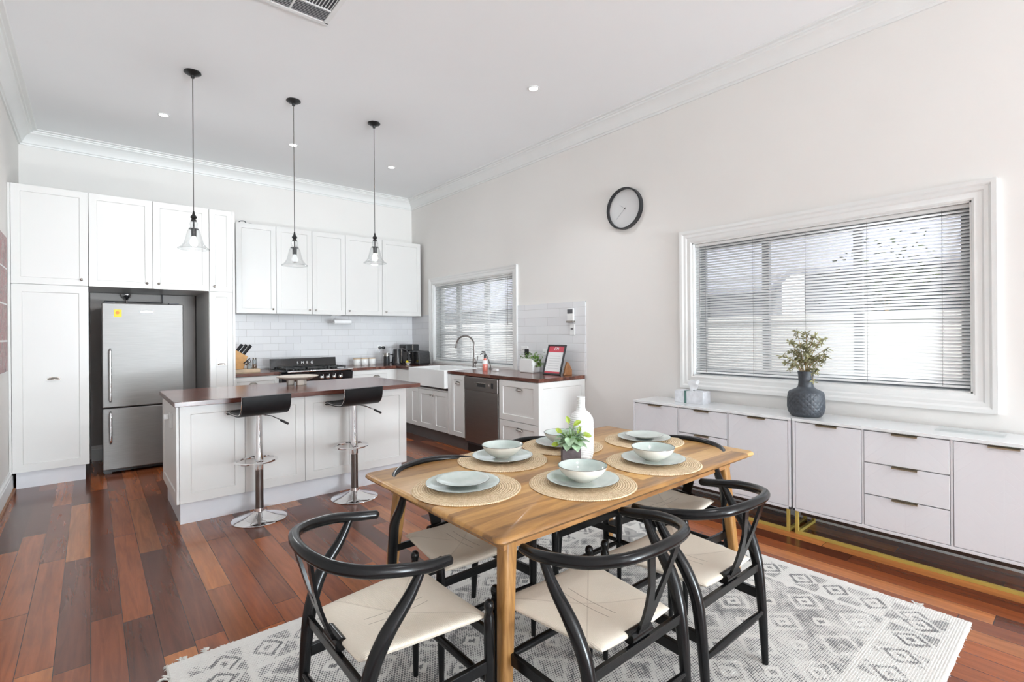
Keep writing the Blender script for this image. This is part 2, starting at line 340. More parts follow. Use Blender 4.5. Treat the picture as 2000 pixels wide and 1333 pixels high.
# ------------------------------------------------------------------ mesh accumulator
def lerp(a, b, t): return a + (b-a)*t
class M:
    def __init__(s): s.v = []; s.f = []; s.mi = []; s.cur = 0
    def add(s, vs, fs):
        o = len(s.v); s.v += [tuple(p) for p in vs]; s.f += [tuple(i+o for i in f) for f in fs]; s.mi += [s.cur]*len(fs); return s
    def box(s, x0, y0, z0, x1, y1, z1):
        x0, x1 = min(x0, x1), max(x0, x1); y0, y1 = min(y0, y1), max(y0, y1); z0, z1 = min(z0, z1), max(z0, z1)
        return s.add([(x0, y0, z0), (x1, y0, z0), (x1, y1, z0), (x0, y1, z0), (x0, y0, z1), (x1, y0, z1), (x1, y1, z1), (x0, y1, z1)],
                     [(0, 3, 2, 1), (4, 5, 6, 7), (0, 1, 5, 4), (1, 2, 6, 5), (2, 3, 7, 6), (3, 0, 4, 7)])
    def prism(s, pts, h0, h1, m=lambda a, b, d: (a, b, d)):
        n = len(pts); vs = [m(a, b, h0) for a, b in pts] + [m(a, b, h1) for a, b in pts]
        fs = [tuple(range(n-1, -1, -1)), tuple(range(n, 2*n))] + [(i, (i+1) % n, n+(i+1) % n, n+i) for i in range(n)]
        return s.add(vs, fs)
    def lathe(s, prof, c=(0, 0, 0), n=32, axis='z', mi=None, close=True):
        vs = []; fs = []; k = len(prof)
        for r, h in prof:
            r = max(r, 1e-5)
            for i in range(n):
                a = 2*PI*i/n; u, w_ = r*math.cos(a), r*math.sin(a)
                p = {'z': (u, w_, h), 'x': (h, u, w_), 'y': (w_, h, u), '-y': (u, -h, w_), '-x': (-h, w_, u), '-z': (w_, u, -h)}[axis]
                vs.append((p[0]+c[0], p[1]+c[1], p[2]+c[2]))
        o = len(s.v); s.v += vs
        for j in range(k-1):
            for i in range(n):
                s.f.append((o+j*n+i, o+j*n+(i+1) % n, o+(j+1)*n+(i+1) % n, o+(j+1)*n+i)); s.mi.append(mi[j] if mi else s.cur)
        if close:
            s.f.append(tuple(o+i for i in range(n-1, -1, -1))); s.mi.append(mi[0] if mi else s.cur)
            s.f.append(tuple(o+(k-1)*n+i for i in range(n))); s.mi.append(mi[-1] if mi else s.cur)
        return s
    def cyl(s, p0, p1, r0, r1=None, n=20):
        return s.tube([p0, p1], [r0, r0 if r1 is None else r1], n)
    def tube(s, pts, rad, n=14, closed=False, flat=None):
        pts = [Vector(p) for p in pts]; k = len(pts)
        if isinstance(rad, (int, float)): rad = [rad]*k
        tan = []
        for i in range(k):
            if closed: d = pts[(i+1) % k]-pts[i-1]
            else: d = pts[min(i+1, k-1)]-pts[max(i-1, 0)]
            tan.append(d.normalized())
        up = Vector((0, 0, 1)) if abs(tan[0].z) < .9 else Vector((1, 0, 0))
        nrm = (up - tan[0]*up.dot(tan[0])).normalized(); o = len(s.v)
        for i in range(k):
            nrm = (nrm - tan[i]*nrm.dot(tan[i])).normalized(); b = tan[i].cross(nrm)
            for j in range(n):
                a = 2*PI*j/n; fl = flat[i] if flat else 1.0
                s.v.append(tuple(pts[i] + nrm*(rad[i]*math.cos(a)*fl) + b*(rad[i]*math.sin(a))))
        m = k if closed else k-1
        for i in range(m):
            for j in range(n):
                a, b2 = o+i*n+j, o+i*n+(j+1) % n; c2, d2 = o+((i+1) % k)*n+(j+1) % n, o+((i+1) % k)*n+j
                s.f.append((a, b2, c2, d2)); s.mi.append(s.cur)
        if not closed:
            s.f.append(tuple(o+j for j in range(n-1, -1, -1))); s.mi.append(s.cur)
            s.f.append(tuple(o+(k-1)*n+j for j in range(n))); s.mi.append(s.cur)
        return s
    def sphere(s, c, r, n=16, sz=1.0):
        prof = [(r*math.sin(PI*i/10), -r*sz*math.cos(PI*i/10)) for i in range(11)]
        return s.lathe(prof, c, n)
    def leaf(s, p, d, up, L, W, curl=.2, seg=4):
        d = Vector(d).normalized(); up = Vector(up); sd = d.cross(up)
        if sd.length < 1e-3: sd = Vector((1, 0, 0))
        sd.normalize(); nn = sd.cross(d).normalized(); p = Vector(p); vs = []; fs = []
        for i in range(seg+1):
            t_ = i/seg; wd = W*math.sin(PI*min(1, t_*.92+.06))**.8*(1 if i < seg else .1); c = p + d*(L*t_) - nn*(curl*L*t_*t_)
            vs += [tuple(c - sd*wd*.5 + nn*wd*.18), tuple(c), tuple(c + sd*wd*.5 + nn*wd*.18)]
        for i in range(seg):
            a = i*3; fs += [(a, a+1, a+4, a+3), (a+1, a+2, a+5, a+4)]
        return s.add(vs, fs)
    def xf(s, fn, start=0):
        s.v[start:] = [tuple(fn(*p)) for p in s.v[start:]]; return s

def catmull(pts, k=6):
    P = [Vector(p) for p in pts]; out = []
    for i in range(len(P)-1):
        p0 = P[max(i-1, 0)]; p1 = P[i]; p2 = P[i+1]; p3 = P[min(i+2, len(P)-1)]
        for j in range(k):
            t = j/k; out.append(.5*((2*p1)+(-p0+p2)*t+(2*p0-5*p1+4*p2-p3)*t*t+(-p0+3*p1-3*p2+p3)*t**3))
    out.append(P[-1]); return out
def ilerp(vals, n):
    out = []
    for i in range(n):
        t = i/(n-1)*(len(vals)-1); j = min(int(t), len(vals)-2); out.append(lerp(vals[j], vals[j+1], t-j))
    return out

def obj(name, m, mats, parent=None, bevel=0, seg=2, smooth=True, angle=35, solid=0, label=None, kind=None, subd=0):
    """links the collected geometry as one mesh object; world coordinates are made local to the parent's base"""
    me = bpy.data.meshes.new(name)
    off = Vector((0, 0, 0)); p = parent
    while p is not None: off += p.location; p = p.parent
    me.from_pydata([(v[0]-off.x, v[1]-off.y, v[2]-off.z) for v in m.v], [], m.f)
    if not isinstance(mats, (list, tuple)): mats = [mats]
    for k in mats: me.materials.append(MATS[k])
    for i, pl in enumerate(me.polygons): pl.material_index = m.mi[i]
    bm = bmesh.new(); bm.from_mesh(me); bmesh.ops.recalc_face_normals(bm, faces=bm.faces); bm.to_mesh(me); bm.free()
    me.update()
    if smooth:
        me.shade_smooth(); me.set_sharp_from_angle(angle=math.radians(angle))
    o = bpy.data.objects.new(name, me); C.objects.link(o)
    if solid:
        md = o.modifiers.new('solid', 'SOLIDIFY'); md.thickness = solid; md.offset = 0
    if bevel:
        md = o.modifiers.new('bevel', 'BEVEL'); md.width = bevel; md.segments = seg; md.limit_method = 'ANGLE'; md.angle_limit = math.radians(40); md.harden_normals = True
    if subd:
        md = o.modifiers.new('sub', 'SUBSURF'); md.levels = subd; md.render_levels = subd
    if parent is not None: o.parent = parent
    if label: o['label'] = label
    if kind: o['kind'] = kind
    return o
def thing(name, label, cat, loc=(0, 0, 0), group=None):
    o = bpy.data.objects.new(name, None); C.objects.link(o); o.location = loc; o.empty_display_size = .05
    o['label'] = label; o['category'] = cat
    if group: o['group'] = group
    return o
def tag(o, label, cat, group=None):
    o['label'] = label; o['category'] = cat
    if group: o['group'] = group
    return o
def single(name, m, mats, label, cat, loc, group=None, **kw):
    """a thing that is one mesh; geometry in world coordinates, origin put at loc"""
    m.xf(lambda x, y, z: (x-loc[0], y-loc[1], z-loc[2]))
    o = obj(name, m, mats, **kw); o.location = loc; return tag(o, label, cat, group)
def kids(o): return [c for c in bpy.data.objects if c.parent == o]
def dup(root, loc, rotz=0.0, label=None, group=None):
    r = root.copy(); C.objects.link(r); r.location = loc; r.rotation_euler = (0, 0, rotz)
    if label: r['label'] = label
    if group: r['group'] = group
    for ch in kids(root):
        c = ch.copy(); C.objects.link(c); c.parent = r
        for g in kids(ch):
            d = g.copy(); C.objects.link(d); d.parent = c
    return r
def struct(name, m, mat, **kw): return obj(name, m, mat, kind='structure', **kw)

# ------------------------------------------------------------------ room dimensions
XL, XR, YB, YF, ZC = -0.575, 4.10, 7.43, -9.0, 3.605
T = .20
# windows in the right wall (y0, y1, z0, z1)
W1 = (0.515, 2.36, 1.012, 2.187); W2 = (4.83, 6.757, .955, 2.17)

struct('floor', M().box(XL-T, YF-T, -.06, XR+T, YB+T, 0), 'floorboards')
struct('ceiling', M().box(XL-T, YF-T, ZC, XR+T, YB+T, ZC+.12), 'ceiling_paint')
m = M()
# left wall, with a window opening added for daylight well behind the camera
a = (-4.7, -2.5, .7, 2.6)
m.box(XL-T, YF-T, 0, XL, a[0], ZC); m.box(XL-T, a[1], 0, XL, YB+T, ZC); m.box(XL-T, a[0], 0, XL, a[1], a[2]); m.box(XL-T, a[0], a[3], XL, a[1], ZC)
struct('wall_left', m, 'wall_paint', smooth=False)
struct('wall_back', M().box(XL, YB, 0, XR, YB+T, ZC), 'wall_paint', smooth=False)
m = M(); ys = [YF-T, W1[0], W1[1], W2[0], W2[1], YB+T]
m.box(XR, ys[0], 0, XR+T, ys[1], ZC); m.box(XR, ys[2], 0, XR+T, ys[3], ZC); m.box(XR, ys[4], 0, XR+T, ys[5], ZC)
for W in (W1, W2):
    m.box(XR, W[0], 0, XR+T, W[1], W[2]); m.box(XR, W[0], W[3], XR+T, W[1], ZC)
struct('wall_right', m, 'wall_paint', smooth=False)
m = M(); b = (1.3, 4.0, 0.05, 3.2)  # opening added behind the camera to let daylight in
m.box(XL, YF-T, 0, b[0], YF, ZC); m.box(b[1], YF-T, 0, XR, YF, ZC); m.box(b[0], YF-T, b[3], b[1], YF, ZC); m.box(b[0], YF-T, 0, b[1], YF, b[2])
struct('wall_front', m, 'wall_paint', smooth=False)
m = M()
for i in range(5):
    xx = lerp(b[0], b[1], i/4); m.box(xx-.035, YF-.14, b[2], xx+.035, YF-.06, b[3])
m.box(b[0], YF-.14, b[2], b[1], YF-.06, b[2]+.08); m.box(b[0], YF-.14, b[3]-.08, b[1], YF-.06, b[3])
struct('added_door_1', m, 'trim_white')  # unseen glazed door frame, added with the daylight opening
m = M()
for yy in (a[0]+.03, (a[0]+a[1])/2, a[1]-.03): m.box(XL-.14, yy-.03, a[2], XL-.06, yy+.03, a[3])
m.box(XL-.14, a[0], a[2], XL-.06, a[1], a[2]+.06); m.box(XL-.14, a[0], a[3]-.06, XL-.06, a[1], a[3])
struct('added_window_3', m, 'trim_white')  # unseen side window frame, added to bring in daylight

# cornice
CP = [(0, ZC), (0, 3.452), (.014, 3.452), (.018, 3.468), (.030, 3.472), (.034, 3.486), (.045, 3.515), (.070, 3.548), (.098, 3.565), (.103, 3.578), (.118, 3.580), (.122, 3.592), (.150, 3.595), (.155, ZC)]
def run(prof, kind, x0, x1=None):
    m = M(); n = len(prof); vs = []
    for e in (0, 1):
        for d, z in prof:
            if kind == 'back': vs.append(((XL+d) if e == 0 else (XR-d), YB-d, z))
            if kind == 'right': vs.append((XR-d, (YB-d) if e == 0 else YF, z))
            if kind == 'left': vs.append((XL+d, (YB-d) if e == 0 else YF, z))
    m.add(vs, [tuple(range(n)), tuple(range(2*n-1, n-1, -1))] + [(i, (i+1) % n, n+(i+1) % n, n+i) for i in range(n)]); return m
struct('trim_1', run(CP, 'back', 0), 'trim_white', angle=25)
struct('trim_2', run(CP, 'right', 0), 'trim_white', angle=25)
struct('trim_3', run(CP, 'left', 0), 'trim_white', angle=25)
# skirting boards
SK = [(0, 0), (0, .17), (.006, .172), (.010, .158), (.017, .150), (.019, .135), (.024, .128), (.026, .02), (.026, 0)]
def skirt(name, kind, y0, y1):
    m = M(); n = len(SK); vs = []
    for yy in (y0, y1):
        for d, z in SK: vs.append(((XL+d, yy, z) if kind == 'left' else (XR-d, yy, z)) if kind != 'back' else (yy, YB-.10-d, z))
    m.add(vs, [tuple(range(n)), tuple(range(2*n-1, n-1, -1))] + [(i, (i+1) % n, n+(i+1) % n, n+i) for i in range(n)])
    m2 = struct(name, m, 'trim_white', angle=25); return m2
skirt('baseboard_left', 'left', YF, 6.46)
skirt('baseboard_right', 'right', YF, 3.64)
skirt('baseboard_back', 'back', 0.0, 1.0)
struct('trim_4', M().box(0.0, YB-.10, 0, 1.0, YB-.002, 1.893), 'niche_panel', smooth=False)   # lining board of the fridge niche
struct('trim_5', M().box(XL+.026, YF, 0, XL+.042, 6.45, .016), 'stand_wood')              # quarter bead along the left skirting

# windows: casing profile + reveal + sash
def casing(name, W, wd=.112):
    y0, y1, z0, z1 = W; m = M()
    rings = [(0, 0), (0, .012), (.012, .018), (.030, .014), (.045, .014), (.055, .020), (.075, .022), (.088, .030), (wd, .032), (wd, 0)]
    n = len(rings); vs = []
    for (sy, sz) in ((0, 0), (1, 0), (1, 1), (0, 1)):
        for d, h in rings:
            vs.append((XR-h, (y0-d) if sy == 0 else (y1+d), (z0-d) if sz == 0 else (z1+d)))
    fs = []
    for k in range(4):
        for i in range(n-1):
            p, q = k*n, ((k+1) % 4)*n; fs.append((p+i, p+i+1, q+i+1, q+i))
    m.add(vs, fs)
    # reveal lining
    m.box(XR-.006, y0-.001, z0-.012, XR+T, y0+.010, z1); m.box(XR-.006, y1-.010, z0, XR+T, y1+.001, z1)
    m.box(XR-.006, y0, z1-.010, XR+T, y1, z1+.001); m.box(XR-.006, y0, z0-.001, XR+T, y1, z0+.010)
    return struct(name, m, 'trim_white', angle=25)
w1 = casing('window_1', W1)
def sash(parent, W, bars, rails, mat='sash_backlit', xs=(XR+.10, XR+.14)):
    y0, y1, z0, z1 = W; m = M()
    for yy, hw in bars: m.box(xs[0], yy-hw, z0+.01, xs[1], yy+hw, z1-.01)
    for zz, hw in rails: m.box(xs[0]+.004, y0+.01, zz-hw, xs[1]-.004, y1-.01, zz+hw)
    obj('sash_frame', m, mat, parent, bevel=.003)
    obj('pane', M().box(xs[0]+.018, y0+.02, z0+.02, xs[0]+.022, y1-.02, z1-.02), 'window_glass', parent)
sash(w1, W1, [(W1[0]+.035, .03), (1.135, .028), (1.775, .028), (W1[1]-.035, .03)], [(W1[2]+.035, .03), (W1[3]-.035, .03)])
w2 = casing('window_2', (W2[0], W2[1], W2[2]+.02, W2[3]), .095)
sash(w2, W2, [(W2[0]+.035, .03), (5.53, .045), (6.22, .045), (W2[1]-.035, .03)], [(W2[2]+.04, .03), (1.40, .025), (W2[3]-.035, .03)], 'sash_backlit_pale')

# venetian blinds
def blind(name, label, W, pitch, xc, drop, cords, wand, tilt=.74, d=.0245):
    y0, y1, z0, z1 = W; yc = (y0+y1)/2
    t = thing(name, label, 'blind', (xc, yc, z0), 'white venetian blinds')
    n = int((z1-.045-drop)/pitch); m = M(); k = 4
    for i in range(n):
        z = z1-.05-i*pitch; vs = []
        for yy in (y0+.014, y1-.014):
            for j in range(k+1):
                u = (j/k-.5); xx = u*d*math.cos(tilt); zz = u*d*math.sin(tilt) + .0022*(1-4*u*u)
                vs.append((xc+xx, yy, z+zz))
        m.add(vs, [(j, j+1, k+2+j, k+1+j) for j in range(k)])
    obj('slats', m, 'blind_slat', t, solid=.0006)
    obj('headrail', M().box(xc-.014, y0+.012, z1-.034, xc+.014, y1-.012, z1-.011), 'trim_white', t, bevel=.002)
    zl = z1-.05-(n)*pitch
    obj('bottom_rail', M().box(xc-.013, y0+.016, zl-.008, xc+.013, y1-.016, zl+.006), 'blind_slat', t, bevel=.002)
    for yy in cords:
        obj('ladder_cord', M().cyl((xc-.0135, yy, zl), (xc-.0135, yy, z1-.03), .0009, n=6).cyl((xc+.0135, yy, zl), (xc+.0135, yy, z1-.03), .0009, n=6), 'cord_grey', t)
    obj('tilt_wand', M().cyl((xc-.022, wand, z1-.03), (xc-.024, wand, z1-.62), .0028, n=8).cyl((xc-.024, wand, z1-.62), (xc-.024, wand, z1-.66), .005, n=8), 'gap_grey', t)
    return t
blind('venetian_blind', 'wide white slatted blind in the big window above the sideboards', W1, .0218, XR+.035, W1[2]+.035, [.66, 1.06, 1.45, 1.84, 2.25], 2.30)
blind('venetian_blind', 'smaller white slatted blind in the kitchen window behind the sink', W2, .0225, XR+.035, W2[2]+.05, [5.0, 5.8, 6.6], 4.96, tilt=.78)

# outside the windows
single('fence', M().box(6.4, -2, 0, 6.52, 13.5, 1.52).box(6.36, -2, 1.52, 6.56, 13.5, 1.60), 'fence_cream', 'pale rendered boundary wall outside the windows', 'wall', (6.46, 3.5, 0))
h = thing('neighbouring_house', 'neighbour\'s pale house with grey-blue metal roof seen through the blinds', 'house', (9.5, 3.4, 0))
obj('wall', M().box(8.2, 0.6, 0, 8.4, 2.9, 2.3).box(8.2, 3.3, 0, 8.4, 16, 2.3), 'house_wall', h)
m = M(); m.prism([(7.8, 2.2), (7.8, 2.3), (11.6, 4.6), (11.6, 4.5)], 0.2, 3.0, lambda a, b, d: (a, d, b)); obj('roof', m, 'corrugated_roof', h)
m = M(); m.prism([(7.9, 2.0), (7.9, 2.1), (11.6, 3.6), (11.6, 3.5)], 3.25, 16.3, lambda a, b, d: (a, d, b)); obj('roof', m, 'corrugated_roof', h)
obj('window', M().box(8.17, .9, 1.35, 8.2, 1.9, 2.0), 'outside_glass', h)
obj('window', M().box(8.17, 4.4, 1.3, 8.2, 5.6, 2.0), 'outside_glass', h); obj('window', M().box(8.17, 10.4, 1.3, 8.2, 11.8, 2.1), 'outside_glass', h)
random.seed(4); m = M()
for i in range(420):
    p = Vector((random.gauss(0, .22), random.gauss(0, .25), random.gauss(0, .42)))
    m.leaf((7.2+p.x, 1.65+p.y, 1.75+p.z), (random.uniform(-1, 1), random.uniform(-1, 1), random.uniform(-.4, .8)), (0, 0, 1), .13, .05)
tr = thing('garden_tree', 'small dark green tree beyond the boundary wall behind the big window', 'tree', (7.2, 1.65, 0))
obj('foliage', m, 'bush_green', tr, smooth=False); obj('trunk', M().cyl((7.2, 1.65, 0), (7.2, 1.65, 1.8), .05, .025), 'twig', tr)
struct('ground', M().box(XR+T, -8, -.15, 14, 18, -.05), 'concrete', smooth=False)
struct('ground', M().box(-6, -16, -.15, XR+T, YF-T, -.05), 'concrete', smooth=False)

# tiled splashbacks
single('tiled_splashback', M().box(1.27, YB-.012, .94, XR, YB-.001, 1.70), 'subway_tile_back', 'white subway tiles behind the range cooker', 'tiles', (2.7, YB, .94))
m = M().box(XR-.012, 3.63, .94, XR-.001, 4.735, 1.735).box(XR-.010, 3.615, .94, XR-.001, 3.63, 1.745).box(XR-.013, 3.615, 1.735, XR-.001, 4.735, 1.745)
single('tiled_splashback', m, 'subway_tile_side', 'white tile panel on the wall right of the kitchen window', 'tiles', (XR, 4.2, .94))
single('tiled_splashback', M().box(XR-.012, 6.855, .94, XR-.001, YB-.013, 1.70), 'subway_tile_side', 'narrow white tile strip between kitchen window and corner', 'tiles', (XR, 7.1, .94))

# ------------------------------------------------------------------ cabinet helpers
def facing(kind, plane):
    """maps (a, b, d): a along the wall, b height, d outward distance"""
    if kind == '-y': return lambda a, b, d: (a, plane-d, b)
    if kind == '+y': return lambda a, b, d: (a, plane+d, b)
    if kind == '-x': return lambda a, b, d: (plane-d, a, b)
def shaker(m, f, a0, a1, b0, b1, th=.02, fr=.062, rec=.008, ch=.010):
    rings = [(0, 0), (0, th), (fr, th), (fr+ch*.35, th-rec), (fr+ch, th-rec)]
    vs = []
    for ins, d in rings: vs += [f(a0+ins, b0+ins, d), f(a1-ins, b0+ins, d), f(a1-ins, b1-ins, d), f(a0+ins, b1-ins, d)]
    fs = [(3, 2, 1, 0)]
    for r in range(len(rings)-1):
        for k in range(4):
            p, q = r*4, (r+1)*4; fs.append((p+k, p+(k+1) % 4, q+(k+1) % 4, q+k))
    q = (len(rings)-1)*4; fs.append((q, q+1, q+2, q+3)); m.add(vs, fs); return m
def cup(parent, f, a, b, w=.045, hgt=.022, dp=.026, th=.02):
    m = M(); n, k = 14, 7; vs = []; fs = []
    for i in range(n+1):
        ph = PI*i/n
        for j in range(k+1):
            ps = PI/2*j/k; vs.append(f(a+w*math.cos(ph), b+hgt*math.sin(ph)*math.cos(ps), th+.0015+dp*math.sin(ph)*math.sin(ps)))
    for i in range(n):
        for j in range(k): p = i*(k+1)+j; fs.append((p, p+1, p+k+2, p+k+1))
    m.add(vs, fs); m.prism([(a-w-.006, b-.004), (a+w+.006, b-.004), (a+w+.004, b+.008), (a+w*.6, b+hgt+.004), (a-w*.6, b+hgt+.004), (a-w-.004, b+.008)], th, th+.002, f)
    return obj('cup_handle', m, 'nickel', parent, solid=.0015)
def knob(parent, f, a, b, th=.02):
    m = M(); prof = [(.0075, 0), (.006, .004), (.005, .012), (.011, .017), (.0135, .022), (.0125, .027), (.007, .030), (.0001, .031)]
    n = 16; vs = []
    for r, d in prof:
        for i in range(n): q = 2*PI*i/n; vs.append(f(a+r*math.cos(q), b+r*math.sin(q), th+d))
    fs = [(j*n+i, j*n+(i+1) % n, (j+1)*n+(i+1) % n, (j+1)*n+i) for j in range(len(prof)-1) for i in range(n)]
    m.add(vs, fs); return obj('knob', m, 'nickel', parent)
G = .0022
def door(parent, f, a0, a1, b0, b1, kn=None, cp=None, name='door', fr=.062):
    o = obj(name, shaker(M(), f, a0+G, a1-G, b0+G, b1-G, fr=fr), 'cabinet_white', parent, bevel=.0015, seg=1)
    if kn: knob(o, f, *kn)
    if cp: cup(o, f, *cp)
    return o

# tall cupboards -------------------------------------------------
YT = 6.44   # carcass front; doors stand 20 mm proud
fT = facing('-y', YT)
c = thing('pantry_cupboard', 'tall white pantry cupboard in the left corner beside the fridge', 'cupboard', (-.28, 6.9, 0))
obj('carcass', M().box(-.545, YT, .15, -.022, YB-.002, 2.812), 'cabinet_white', c)
door(c, fT, -.555, -.012, 1.893, 2.815, kn=(-.065, 1.955)); door(c, fT, -.555, -.012, .150, 1.893, cp=(-.27, .995), fr=.07)
obj('plinth', M().box(-.53, 6.455, 0, -.045, 6.475, .15).box(-.065, 6.475, 0, -.045, YB-.14, .15), 'plinth_white', c)
obj('scribe_filler', M().box(XL+.002, YT-.014, .15, -.556, YT+.01, 2.812), 'cabinet_white', c)
c = thing('overhead_cupboard', 'white double-door cupboard mounted over the fridge', 'cupboard', (.5, 6.9, 1.893))
obj('carcass', M().box(-.0105, YT, 1.90, 1.010, YB-.002, 2.812), 'cabinet_white', c)
door(c, fT, -.012, .502, 1.893, 2.815, kn=(.452, 1.95)); door(c, fT, .502, 1.014, 1.893, 2.815, kn=(.552, 1.95))
c = thing('narrow_tall_cupboard', 'slim tall white cupboard right of the fridge', 'cupboard', (1.14, 6.9, 0))
obj('carcass', M().box(1.012, YT, .15, 1.268, YB-.002, 2.812), 'cabinet_white', c)
door(c, fT, 1.014, 1.245, 1.893, 2.815, kn=(1.062, 1.95), fr=.055); door(c, fT, 1.014, 1.245, .15, 1.893, cp=(1.13, 1.07), fr=.055)
obj('side_filler', M().box(1.245, YT-.02, .15, 1.268, YT, 2.812), 'cabinet_white', c)
obj('plinth', M().box(1.03, 6.48, 0, 1.26, 6.50, .15).box(1.03, 6.50, 0, 1.05, YB-.14, .15), 'plinth_white', c)

# fridge ----------------------------------------------------------
fr = thing('fridge', 'stainless steel fridge with bottom freezer in the cupboard niche', 'fridge', (.43, 6.8, 0))
obj('body', M().box(.092, 6.53, .045, .770, 7.20, 1.735), 'dark_grey_plastic', fr, bevel=.004)
fd = obj('fridge_door', M().box(.085, 6.455, .680, .772, 6.528, 1.738), 'brushed_steel', fr, bevel=.010, seg=3)
fz = obj('freezer_door', M().box(.085, 6.455, .052, .772, 6.528, .672), 'brushed_steel', fr, bevel=.010, seg=3)
for par, z0, z1 in ((fd, .74, 1.27), (fz, .32, .64)):
    m = M().tube(catmull([(.150, 6.455, z0), (.150, 6.415, z0+.02), (.150, 6.405, z0+.06), (.150, 6.405, z1-.06), (.150, 6.415, z1-.02), (.150, 6.455, z1)], 5), .011, 12)
    obj('handle', m, 'chrome', par)
s_ = obj('energy_sticker', M().box(.180, 6.4535, 1.595, .243, 6.4550, 1.672), 'yellow_label', fd)
obj('star_print', M().lathe([(.016, 0), (.016, .0006)], (.209, 6.4535, 1.64), 20, '-y'), 'orange_print', s_)
obj('badge', M().box(.40, 6.4535, 1.650, .50, 6.4550, 1.662), 'chrome', fd)
for hx in (.15, .69): obj('hinge_cap', M().box(hx-.045, 6.47, 1.738, hx+.045, 6.57, 1.752), 'dark_grey_plastic', fr, bevel=.004)
obj('feet', M().box(.10, 6.56, 0, .16, 6.62, .045).box(.70, 6.56, 0, .76, 6.62, .045).box(.09, 6.55, .012, .77, 6.57, .044), 'black_plastic', fr)
fan = thing('chrome_wall_lamp', 'small chrome bell fitting fixed in the niche above the fridge', 'lamp', (.32, 7.25, 1.84))
obj('dome', M().lathe([(.05, 1.885), (.05, 1.87), (.042, 1.85), (.02, 1.83), (.012, 1.815)], (.32, 7.25, 0), 24), 'chrome', fan)
obj('stem', M().cyl((.32, 7.25, 1.78), (.32, 7.25, 1.82), .006), 'gunmetal', fan)
single('water_pipe', M().tube([(.12, 7.28, 1.80), (.30, 7.28, 1.80), (.66, 7.28, 1.795)], .005, 8).tube([(.66, 7.28, 1.795), (.66, 7.28, 1.893)], .005, 8), 'dark_grey_plastic', 'thin grey pipe running behind the top of the fridge', 'pipe', (.4, 7.28, 1.79))

# wall cupboards ----------------------------------------------------
YU = 7.07; fU = facing('-y', YU); ZU0, ZU1 = 1.682, 2.838
def wallcab(label, x0, x1, doors):
    c = thing('wall_cupboard', label, 'cupboard', ((x0+x1)/2, 7.2, ZU0), 'white wall cupboards above the cooker')
    obj('carcass', M().box(x0+.001, YU, ZU0+.004, x1-.001, YB-.014, ZU1-.004), 'cabinet_white', c)
    for a0, a1, k in doors: door(c, fU, a0, a1, ZU0, ZU1, kn=(k, ZU0+.06))
    return c
wallcab('leftmost single-door white wall cupboard beside the tall cupboards', 1.405, 1.880, [(1.405, 1.880, 1.835)])
wallcab('double-door white wall cupboard above the cooker, second from the left', 1.880, 2.815, [(1.880, 2.345, 2.305), (2.345, 2.815, 2.388)])
wallcab('single-door white wall cupboard above the three canisters', 2.815, 3.385, [(2.815, 3.385, 2.865)])
wallcab('rightmost white wall cupboard in the corner by the kitchen window', 3.385, 4.045, [(3.385, 4.045, 3.440)])
m = M(); m.tube(catmull([(1.46, 7.18, 2.846), (1.48, 7.17, 2.875), (1.53, 7.17, 2.88), (1.56, 7.18, 2.855), (1.60, 7.18, 2.86), (1.66, 7.18, 2.848)], 5), .006, 8)
single('cable', m, 'dark_grey_plastic', 'loose dark cable lying on top of the leftmost wall cupboard', 'cable', (1.55, 7.18, ZU1))
ph = thing('paper_towel_holder', 'white paper towel roll on a holder under the wall cupboards', 'towel holder', (2.79, 7.13, ZU0))
obj('bracket', M().tube([(2.64, 7.13, ZU0), (2.64, 7.13, 1.60), (2.64, 7.13, 1.585), (2.94, 7.13, 1.585)], .005, 8).box(2.63, 7.08, ZU0-.008, 2.76, 7.18, ZU0), 'chrome', ph)
obj('roll', M().lathe([(.035, 0), (.035, .25)], (2.67, 7.13, 1.585), 24, 'x'), 'paper_white', ph)

# ------------------------------------------------------------------ back bench
ZB = .94; YBF = 6.63; fB = facing('-y', YBF+.03)
def base_cab(label, x0, x1, split=True, cupx=None):
    c = thing('base_cabinet', label, 'cabinet', ((x0+x1)/2, 7.0, 0), 'white base cabinets')
    obj('carcass', M().box(x0+.001, YBF+.03, .15, x1-.001, YB-.002, ZB-.04), 'cabinet_white', c)
    door(c, fB, x0, x1, .70, ZB-.045, cp=((cupx or (x0+x1)/2), .80), name='drawer', fr=.05)
    door(c, fB, x0, x1, .15, .70)
    obj('plinth', M().box(x0, YBF+.09, 0, x1, YBF+.11, .15), 'plinth_steel', c); return c
base_cab('white drawer cabinet left of the range cooker', 1.270, 1.796, cupx=1.50)
base_cab('white drawer cabinet right of the range cooker under the canisters', 2.704, 3.30, cupx=3.09)
c = thing('corner_cabinet', 'white corner base cabinet below the toaster', 'cabinet', (3.75, 7.0, 0))
obj('carcass', M().box(3.43, YBF-.38, .15, XR-.002, YB-.002, ZB-.04), 'cabinet_white', c)
obj('filler', M().box(3.302, YBF+.03, .15, 3.43, YBF+.05, ZB-.045).box(3.411, YBF-.38, .15, 3.43, YBF+.03, ZB-.045), 'cabinet_white', c)
obj('plinth', M().box(3.45, YBF-.38, 0, 3.47, YBF+.10, .15), 'plinth_steel', c)
single('benchtop', M().box(1.270, YBF, ZB-.037, 1.797, YB-.013, ZB), 'benchtop_jarrah_x', 'short dark red timber benchtop left of the cooker', 'benchtop', (1.53, 7, ZB-.037), bevel=.003)

